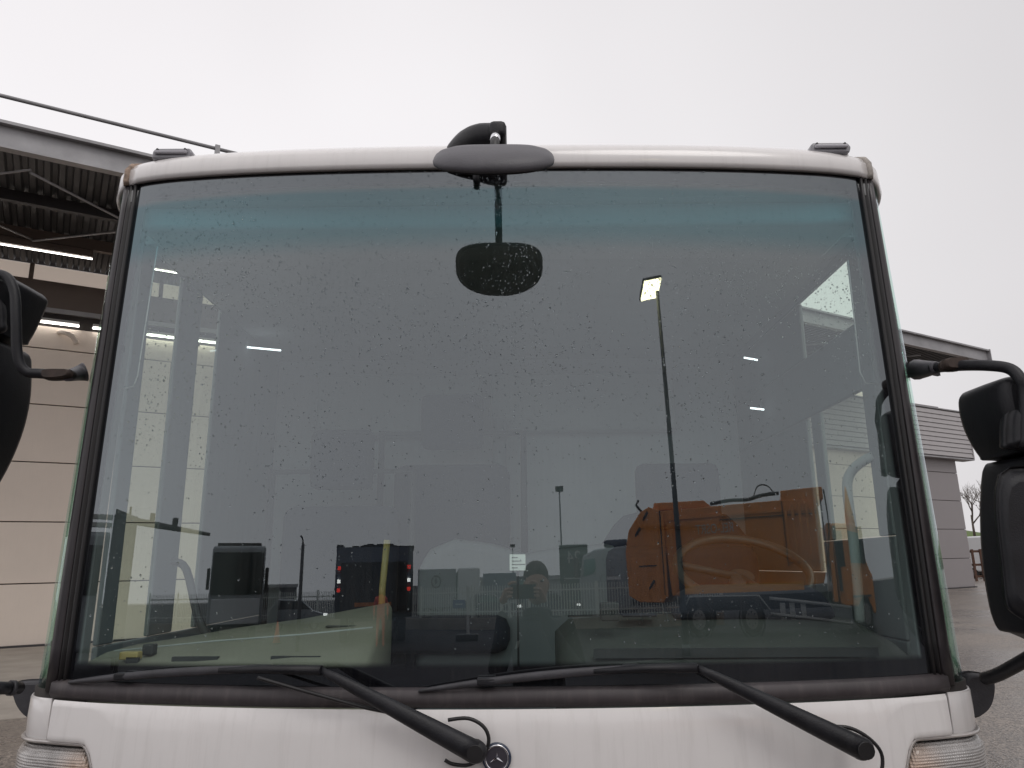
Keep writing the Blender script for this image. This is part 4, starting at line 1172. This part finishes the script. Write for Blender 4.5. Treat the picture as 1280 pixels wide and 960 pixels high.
# worker in red behind the blue truck
def figure(loc, h, top, legs, label, face, nm='person'):
    o = empty(nm, loc, (0, 0, face)); tag(o, label, 'person')
    s_ = h / 1.78
    b_ = bpy.data.meshes.new('body')
    V_ = [(0, 0, .95), (0, 0, 1.15), (0, 0, 1.40), (0, 0, 1.50), (-.20, 0, 1.43), (.20, 0, 1.43), (-.27, .02, 1.15), (.27, .02, 1.15), (-.27, -.10, .90), (.27, -.10, .90),
          (-.10, 0, .90), (.10, 0, .90), (-.12, 0, .48), (.12, 0, .48), (-.13, 0, .08), (.13, 0, .08), (-.13, -.16, .04), (.13, -.16, .04), (0, 0, 1.56)]
    E_ = [(0, 1), (1, 2), (2, 3), (2, 4), (2, 5), (4, 6), (5, 7), (6, 8), (7, 9), (0, 10), (0, 11), (10, 12), (11, 13), (12, 14), (13, 15), (14, 16), (15, 17), (3, 18)]
    rr = [.17, .155, .17, .06, .075, .075, .055, .055, .04, .04, .10, .10, .07, .07, .05, .05, .045, .045, .055]
    b_.from_pydata([tuple(c * s_ for c in v) for v in V_], E_, [])
    bo = bpy.data.objects.new('body', b_); COL.objects.link(bo); bo.parent = o
    sk = bo.modifiers.new('skin', 'SKIN'); b_.materials.append(M[top])
    for i, r_ in enumerate(rr): b_.skin_vertices[0].data[i].radius = (r_ * s_, r_ * s_ * .8)
    b_.skin_vertices[0].data[0].use_root = True
    bo.modifiers.new('sub', 'SUBSURF').levels = 1
    hd = MB().ell((0, -.01, 1.66 * s_), (.078 * s_, .095 * s_, .115 * s_)); hd.build('head', 'skin', o)
    MB().ell((0, .012, 1.69 * s_), (.085 * s_, .098 * s_, .105 * s_)).build('hair', 'hair', o)
    for x in (-1, 1): MB().ell((x * .27 * s_, -.12, .84 * s_), (.03, .045, .07)).build('hand', 'skin', o)
    return o
q = yard(476, 760, 20.6)
figure((q.x, q.y, 0), 1.8, 'hivis', 'trousers', 'worker in a red jacket standing behind the blue refuse truck', heading(Vector((-q.x, -q.y, 0))) + PI / 2)

# dark pole left of the blue truck
q = yard(374, 765, 20)
dp = empty('signal_pole', (q.x, q.y, 0)); tag(dp, 'thick dark pole with a camera on top left of the blue truck', 'pole')
MB().tube([(0, 0, 0), (.0, 0, 3.1)], [.09, .07], 10).build('pole', 'steel_dark', dp)
MB().tube([(0, 0, 3.1), (-.05, 0, 3.28), (-.14, 0, 3.34)], .035, 8).build('camera_head', 'steel_dark', dp)
# orange cone
q = yard(347, 780, 24)
co = empty('traffic_cone', (q.x, q.y, 0)); tag(co, 'small orange traffic cone on the asphalt near the dark pole', 'cone')
MB().tube([(0, 0, .04), (0, 0, .75)], [.2, .03], 14).build('cone', 'cone_orange', co); MB().box((-.25, -.25, 0), (.25, .25, .04)).build('base', 'black_rubber', co)

# second low-entry truck, dark windows (left)
p0 = yard(262, 730, 27); p1 = yard(330, 730, 27); d_ = p1 - p0; d_.z = 0; w_ = d_.length; d_.normalize()
E = empty('parked_truck', (p0.x, p0.y, 0), (0, 0, heading(d_)))
tag(E, 'parked truck with a big dark windscreen and white front beside the blue crane truck', 'truck')
MB().box((0, -6, .5), (w_, -.02, 3.55)).build('body', 'silver_paint', E, bevel=.15, seg=3)
MB().box((.1, .0, 1.7), (w_ - .1, .04, 3.3)).build('windscreen', 'window_dark', E, bevel=.02)
MB().box((.2, .002, .6), (w_ - .2, .08, 1.55)).build('front_grille', 'van_white', E, bevel=.03)
for x in (.5, w_ - .5):
    for y in (-1.2, -4.6): wheel(E, (x, y, .5), .5, .35, (1, 0, 0))
for x in (-.25, w_ + .02): MB().box((x, -.1, 1.9), (x + .22, .1, 2.7)).build('side_mirror', 'black_plastic', E, bevel=.04)
MB().box((.3, -5.9, 3.57), (w_ - .3, -.6, 3.7)).build('roof_rack', 'steel_dark', E)

# crane truck at the far left
p0 = yard(97, 700, 13); p1 = yard(166, 700, 13); d_ = p1 - p0; d_.z = 0; w_ = d_.length; d_.normalize()
K = empty('crane_truck', (p0.x, p0.y, 0), (0, 0, heading(d_)))
tag(K, 'dark blue truck with a folded crane boom close at the yard edge', 'crane truck')
MB().box((0, -5, .6), (w_ * .55, 0, 2.75)).build('cab', 'silver_paint', K, bevel=.1)
MB().box((w_ * .58, -5, .5), (w_, .02, 3.1)).build('side_box', 'dark_blue', K, bevel=.04)
MB().box((.1, .002, 1.6), (w_ * .45, .03, 2.5)).build('windscreen', 'window_dark', K)
for z in (2.85, 3.0): MB().box((0, -.3, z), (w_ * .56, -.1, z + .08)).build('roof_bar', 'fence_white', K)
for z in (1.2, 1.45, 1.7, 2.0, 2.5):
    for x in (.68, .88): MB().ell((w_ * x, .03, z), (.03, .03, .03), 8, 5).build('rivet', 'rim', K)
for x in (.4, w_ - .3): wheel(K, (x, -.8, .5), .5, .35, (1, 0, 0)); wheel(K, (x, -3.8, .5), .5, .35, (1, 0, 0))
c0 = yard(162, 648, 13.2); c1 = yard(262, 668, 16)
inv_ = (Matrix.Translation(K.location) @ Matrix.Rotation(K.rotation_euler.z, 4, 'Z')).inverted()
c0, c1 = inv_ @ c0, inv_ @ c1
cb = MB(); cb.tube([c0 - (c1 - c0) * .3, c0 + (c1 - c0) * .45, c1], [.09, .07, .04], 8); cb.build('crane_boom', 'steel_dark', K)
for t_ in (.0, .35, .6): MB().box(tuple(c0 + (c1 - c0) * t_ - Vector((.10, .10, 0))), tuple(c0 + (c1 - c0) * t_ + Vector((.10, .10, .22)))).build('boom_clamp', 'steel_dark', K)

# picket fence across the yard
def _az(a, D): return Vector((D * math.sin(R(a)), -D * math.cos(R(a)), 0))
fpts = [_az(-44, 36), _az(-21, 35), _az(-9.5, 31), _az(2, 28), _az(24, 28)]
for k in range(len(fpts) - 1):
    a_, b_ = fpts[k], fpts[k + 1]; L_ = (b_ - a_).length
    fe = empty('picket_fence', a_, (0, 0, heading(b_ - a_)))
    tag(fe, ['pale picket fence left of the blue refuse truck', 'pale picket fence in front of the grey warehouse', 'pale picket fence in front of the dark parked car',
             'pale picket fence in front of the silver lorry cab and behind the orange truck'][k], 'fence', 'pale picket fence runs')
    MB().box((0, -.12, 0), (L_, .12, .50)).build('plinth', 'concrete', fe)
    for z in (.72, 1.55): MB().box((0, -.03, z), (L_, .03, z + .06)).build('rail', 'fence_white', fe)
    n_ = int(L_ / 2.75)
    for j in range(n_ + 1): MB().box((j * L_ / n_ - .05, -.06, .5), (j * L_ / n_ + .06, .06, 1.9)).build('post', 'fence_white', fe)
    pk = MB(); x = .2
    while x < L_:
        pk.box((x - .022, .038, .56), (x + .022, .062, 1.82)); x += .15
    pk = pk.build('pickets', 'fence_white', fe); pk['kind'] = 'stuff'

# silver lorry cab
p0 = yard(728, 745, 31); p1 = yard(786, 745, 30); d_ = p1 - p0; d_.z = 0; w_ = d_.length; d_.normalize()
S = empty('silver_lorry', (p0.x, p0.y, 0), (0, 0, heading(d_)))
tag(S, 'silver lorry cab with teal side window behind the orange refuse truck', 'lorry')
sp_ = lambda poly, y0, y1, nm, m, bv=.04: MB().prism(poly, y1 - y0, o=(0, y0, 0)).build(nm, m, S, bevel=bv)
sp_([(0, .6), (w_, .6), (w_, 3.45), (.9, 3.35), (.1, 3.1), (-.2, 1.8)], -2.3, 0, 'cab', 'silver_paint', .1)
sp_([(.15, 2.15), (.75, 2.25), (.95, 2.5), (.9, 2.95), (.2, 2.9)], .002, .03, 'side_window', 'window_teal', .0)
MB().box((w_ * .5, -2.2, 3.4), (w_, -.1, 3.75)).build('roof_deflector', 'dark_blue', S, bevel=.1)
MB().box((-.4, -.05, 2.1), (-.1, .25, 3.0)).build('side_mirror', 'black_plastic', S, bevel=.05)
MB().box((w_ * .55, .002, 1.95), (w_ * .85, .02, 2.1)).build('badge', 'van_white', S)
wheel(S, (.8, -.3, .5), .5, .35, (0, 1, 0)); wheel(S, (.8, -2.0, .5), .5, .35, (0, 1, 0))
sp_([(w_ + .02, .8), (w_ + 4, .8), (w_ + 4, 1.1), (w_ + .02, 1.1)], -1.6, -.7, 'chassis', 'steel_dark')

# dark green trailer with the number 24
p0 = yard(700, 720, 39); p1 = yard(736, 720, 39); d_ = p1 - p0; d_.z = 0; w_ = d_.length; d_.normalize()
Tr = empty('green_trailer', (p0.x, p0.y, 0), (0, 0, heading(d_)))
tag(Tr, 'dark green box trailer marked 24 left of the silver lorry cab', 'trailer')
MB().box((0, -8, 1.0), (w_, 0, 4.15)).build('box_body', 'dark_green', Tr, bevel=.04)
for x in (.4, w_ - .4): wheel(Tr, (x, -6.2, .5), .5, .35, (1, 0, 0)); wheel(Tr, (x, -1.0, .5), .5, .35, (1, 0, 0))
text_mesh('lettering', '24', 1.0, 'rail_grey', Tr, (w_ * .5, .012, 3.4), (PI / 2, 0, PI), .004)
MB().box((w_ * .15, .002, 2.2), (w_ * .7, .01, 2.27)).build('stripe', 'rail_grey', Tr)

# van with round badge, dark car
p0 = yard(522, 740, 44); p1 = yard(600, 740, 44); d_ = p1 - p0; d_.z = 0; w_ = d_.length; d_.normalize()
Vn = empty('delivery_truck', (p0.x, p0.y, 0), (0, 0, heading(d_)))
tag(Vn, 'pale grey box truck with a round emblem behind the picket fence', 'box truck')
MB().box((0, -2.3, .7), (w_ * .62, 0, 3.15)).build('box_body', 'silver_paint', Vn, bevel=.05)
MB().box((w_ * .64, -2.2, .7), (w_, -.1, 3.2)).build('cab', 'van_white', Vn, bevel=.15, seg=3)
MB().torus((w_ * .3, .02, 2.35), .36, .05, (0, 1, 0), 24, 6).build('emblem', 'steel_dark', Vn)
MB().prism([(-.1, -.2), (.12, -.05), (.02, .22), (-.14, .1)], .04, o=(w_ * .3, .0, 2.35)).build('emblem_mark', 'steel_dark', Vn)
for x in (.8, w_ - .8): wheel(Vn, (x, -.25, .42), .42, .28, (0, 1, 0)); wheel(Vn, (x, -2.0, .42), .42, .28, (0, 1, 0))
p0 = yard(606, 750, 37.5); p1 = yard(652, 750, 37.5); d_ = p1 - p0; d_.z = 0; w_ = d_.length; d_.normalize()
Cr = empty('parked_car', (p0.x, p0.y, 0), (0, 0, heading(d_)))
tag(Cr, 'dark car with pale headlight parked beside the box truck', 'car')
MB().prism([(-1.6, .35), (w_, .35), (w_ + .05, .75), (w_ - .3, .95), (w_ - 1.1, 1.05), (w_ - 1.9, 1.48), (-.6, 1.5), (-1.5, 1.1)], 1.7, o=(0, -1.7, 0)).build('body', 'dark_blue', Cr, bevel=.08, seg=3)
MB().prism([(-.4, 1.05), (w_ - 1.3, 1.05), (w_ - 1.95, 1.40), (-.2, 1.42)], .01, o=(0, .0, 0)).build('window', 'window_teal', Cr)
MB().box((w_ - .28, -.2, .72), (w_ + .02, .02, .86)).build('headlight', 'white_lamp', Cr, bevel=.02)
for x in (-.7, w_ - .8): wheel(Cr, (x, -.15, .32), .32, .2, (0, 1, 0)); wheel(Cr, (x, -1.55, .32), .32, .2, (0, 1, 0))

# blue sign on a post with a black rubber foot
q = yard(585, 803, 22)
Sg = empty('site_sign', (q.x, q.y, 0)); tag(Sg, 'portable post with a small blue sign on a black rubber foot', 'sign')
MB().box((-.06, -.03, .1), (.06, .03, 1.75)).build('post', 'rail_grey', Sg); MB().box((-.48, -.22, 0), (.42, .22, .22)).build('foot', 'black_rubber', Sg, bevel=.03)
MB().box((-.62, .032, 1.05), (-.1, .06, 1.32)).build('sign_plate', 'sign_blue', Sg); MB().box((-.52, .061, 1.17), (-.22, .066, 1.195)).build('arrow', 'fence_white', Sg)
q = yard(632, 768, 34)
Bs = empty('barrier_stand', (q.x, q.y, 0)); tag(Bs, 'small white trestle stand in front of the dark parked car', 'trestle')
for x in (-.4, .3): MB().prism([(x, .1), (x + .1, .1), (x + .1 + (.12 if x < 0 else -.12), .95), (x + (.12 if x < 0 else -.12), .95)], .06).build('leg', 'fence_white', Bs)
MB().box((-.32, .0, .95), (.32, .06, 1.03)).build('rail', 'fence_white', Bs); MB().box((-.5, -.2, 0), (.5, .26, .1)).build('foot', 'fence_white', Bs, bevel=.02)

def small_car(px0, px1, D, m, label, facing=1):
    p0 = yard(px0, 750, D); p1 = yard(px1, 750, D); d_ = p1 - p0; d_.z = 0; d_.normalize(); Lc = 4.1
    o = empty('parked_car', (p0.x, p0.y, 0), (0, 0, heading(d_))); tag(o, label, 'car')
    MB().prism([(0, .35), (Lc, .35), (Lc + .05, .75), (Lc - .9, .95), (Lc - 1.7, 1.46), (.7, 1.5), (.05, 1.0)], 1.7, o=(0, -1.7, 0)).build('body', m, o, bevel=.08, seg=3)
    MB().prism([(.75, 1.02), (Lc - 1.1, 1.0), (Lc - 1.75, 1.38), (.85, 1.42)], .01, o=(0, .0, 0)).build('window', 'window_dark', o)
    MB().box((Lc - .2, -.2, .68), (Lc + .06, .02, .8)).build('headlight', 'white_lamp', o, bevel=.02)
    for x in (.8, Lc - .8): wheel(o, (x, -.15, .32), .32, .2, (0, 1, 0)); wheel(o, (x, -1.55, .32), .32, .2, (0, 1, 0))
small_car(336, 372, 33, 'silver_paint', 'silver car parked left of the blue refuse truck')
small_car(655, 690, 40, 'dark_blue', 'dark car half hidden behind the photographer')
def far_lorry(px0, px1, D, m, label):
    p0 = yard(px0, 735, D); p1 = yard(px1, 735, D); d_ = p1 - p0; d_.z = 0; w_ = d_.length; d_.normalize()
    o = empty('far_lorry', (p0.x, p0.y, 0), (0, 0, heading(d_))); tag(o, label, 'lorry')
    MB().box((0, -2.4, .9), (w_ * .74, 0, 3.3)).build('box_body', m, o, bevel=.04)
    MB().prism([(w_ * .76, .6), (w_, .6), (w_, 1.8), (w_ * .97, 2.9), (w_ * .76, 3.0)], 2.3, o=(0, -2.35, 0)).build('cab', 'dark_blue', o, bevel=.08)
    MB().prism([(w_ * .82, 1.8), (w_ * .96, 1.8), (w_ * .94, 2.6), (w_ * .82, 2.6)], .02, o=(0, -.049, 0)).build('cab_window', 'window_teal', o)
    for x in (.12, .3, .88): wheel(o, (w_ * x, -.25, .48), .48, .3, (0, 1, 0))
far_lorry(532, 592, 58, 'dark_green', 'dark lorry far behind the pale box truck')
far_lorry(604, 660, 62, 'mid_blue', 'blue grey lorry far behind the dark parked car')
far_lorry(742, 800, 50, 'silver_paint', 'grey lorry standing beyond the silver lorry cab')

# far buildings on the other side of the yard
def hall(px0, px1, D, h, label, m='warehouse_grey'):
    a_, b_ = yard(px0, 715, D), yard(px1, 715, D); d_ = b_ - a_; d_.z = 0; w_ = d_.length; d_.normalize()
    o = empty('warehouse', (a_.x, a_.y, 0), (0, 0, heading(d_))); tag(o, label, 'warehouse', 'halls across the yard')
    MB().box((0, -25, 0), (w_, 0, h)).build('wall', m, o); MB().box((-.3, -25.3, h + .01), (w_ + .3, .3, h + .5)).build('roof', 'steel_grey', o)
    n_ = max(2, int(w_ / 9))
    for j in range(n_): MB().box(((j + .3) * w_ / n_, .005, .1), ((j + .6) * w_ / n_, .06, h * .55)).build('loading_door', 'steel_dark' if j % 2 else 'van_white', o)
    return o
hall(600, 712, 85, 3.0, 'low grey hall behind the box truck')
hall(300, 372, 120, 3.4, 'dark low hall beyond the fence at far left', 'steel_dark')
hall(420, 590, 130, 2.8, 'long pale hall behind the blue refuse truck')
hall(740, 860, 140, 3.0, 'long hall beyond the silver lorry cab', 'steel_dark')

# ------------------------------------------------------------------ photographer
Ph = empty('person', (CAM[0] + .15, CAM[1] - .42, -.045))
tag(Ph, 'photographer in a black jacket holding up a phone with both hands, mirrored in the windscreen', 'person')
def skin_obj(name, V_, E_, rr, m, parent, lv=2, root=0):
    me = bpy.data.meshes.new(name); me.from_pydata(V_, E_, []); o = bpy.data.objects.new(name, me); COL.objects.link(o); o.parent = parent
    sk = o.modifiers.new('skin', 'SKIN'); me.materials.append(M[m])
    for i, r_ in enumerate(rr):
        me.skin_vertices[0].data[i].radius = (r_, r_) if not isinstance(r_, tuple) else r_
    me.skin_vertices[0].data[root].use_root = True
    sk.use_smooth_shade = True
    s_ = o.modifiers.new('sub', 'SUBSURF'); s_.levels = lv; s_.render_levels = lv
    return o
# person faces +y (towards the truck)
V_ = [(0, 0, .93), (0, 0, 1.10), (0, .0, 1.27), (0, 0, 1.37), (0, .01, 1.43),
      (-.19, 0, 1.33), (.19, 0, 1.33), (-.27, .04, 1.10), (.25, .06, 1.10), (-.23, .27, 1.30), (.10, .28, 1.28), (-.22, .36, 1.44), (.0, .355, 1.46),
      (-.10, 0, .86), (.10, 0, .86), (-.11, .01, .48), (.11, .01, .48), (-.12, -.02, .09), (.12, -.02, .09), (-.12, .14, .045), (.12, .14, .045)]
E_ = [(0, 1), (1, 2), (2, 3), (3, 4), (2, 5), (2, 6), (5, 7), (6, 8), (7, 9), (8, 10), (9, 11), (10, 12), (0, 13), (0, 14), (13, 15), (14, 16), (15, 17), (16, 18), (17, 19), (18, 20)]
rr = [(.175, .12), (.17, .12), (.19, .12), (.085, .08), (.062, .062), (.085, .085), (.085, .085), (.062, .062), (.062, .062), (.05, .05), (.05, .05), (.034, .03), (.034, .03),
      .10, .10, .072, .072, .05, .05, .042, .042]
skin_obj('body', V_, E_, rr, 'cloth_black', Ph)
hd = MB()
hd.ell((0, .03, 1.575), (.074, .092, .112), 28, 20)
hd.ell((0, .055, 1.525), (.052, .062, .055), 20, 12); hd.ell((0, .125, 1.565), (.012, .018, .024), 10, 8)
for s in (-1, 1): hd.ell((s * .076, .02, 1.572), (.010, .018, .028), 10, 8)
ho = hd.build('head', 'skin', Ph)
for s in (-1, 1): MB().ell((s * .030, .113, 1.592), (.013, .008, .006), 10, 6).build('eye', 'ink', ho)
MB().ell((0, .112, 1.523), (.024, .008, .005), 10, 6).build('mouth', 'tail_red' if False else 'amber', ho)
MB().ell((0, .006, 1.628), (.082, .104, .082), 24, 14).build('hair', 'hair', Ph)
MB().torus((0, .01, 1.42), .075, .022, (0, -.2, 1), 24, 8).build('collar', 'cloth_black', Ph)
MB().prism([(0, 0), (.02, .005), (.035, .045), (.015, .04)], .004, o=(-.15, .128, 1.24)).build('jacket_logo', 'fence_white', Ph)
# phone just behind the camera
phx = CAM[0] + .055 - Ph.location.x; phy = CAM[1] - .018 - Ph.location.y; phz = CAM[2] - .012
phone = MB().box((phx - .075, phy - .004, phz - .036), (phx + .075, phy + .004, phz + .036)).build('smartphone', 'phone_black')
phone.location = Ph.location; tag(phone, 'black smartphone held sideways in both hands of the photographer', 'phone')
# hands: palm and five fingers each, closed on the phone's edges
for s in (-1, 1):
    ex = phx + s * .075
    hnd = skin_obj('hand', [(ex + s * .050, phy - .05, phz - .055), (ex + s * .034, phy - .025, phz - .030), (ex + s * .020, phy - .016, phz - .004), (ex + s * .016, phy - .014, phz + .022)],
                   [(0, 1), (1, 2), (2, 3)], [(.026, .022), (.028, .015), (.030, .014), (.022, .012)], 'skin', Ph)
    for k, (dz, ln) in enumerate(((.030, .9), (.012, 1.0), (-.006, .95), (-.024, .8))):
        skin_obj('finger', [(ex + s * .016, phy - .004, phz + dz), (ex + s * .010, phy + .010 , phz + dz + .002), (ex - s * .006 * ln, phy + .012, phz + dz + .003), (ex - s * .018 * ln, phy + .011, phz + dz + .004)] if k != 0 else
                 [(ex + s * .012, phy - .004, phz + .034), (ex - s * .004, phy + .004, phz + .046), (ex - s * .026, phy + .004, phz + .047), (ex - s * .040, phy + .002, phz + .045)],
                 [(0, 1), (1, 2), (2, 3)], [.009, .0085, .008, .007], 'skin', hnd, 1)
    skin_obj('thumb', [(ex + s * .020, phy - .018, phz - .020), (ex + s * .004, phy - .022, phz - .008), (ex - s * .014, phy - .016, phz - .002)], [(0, 1), (1, 2)], [.011, .0105, .009], 'skin', hnd, 1)
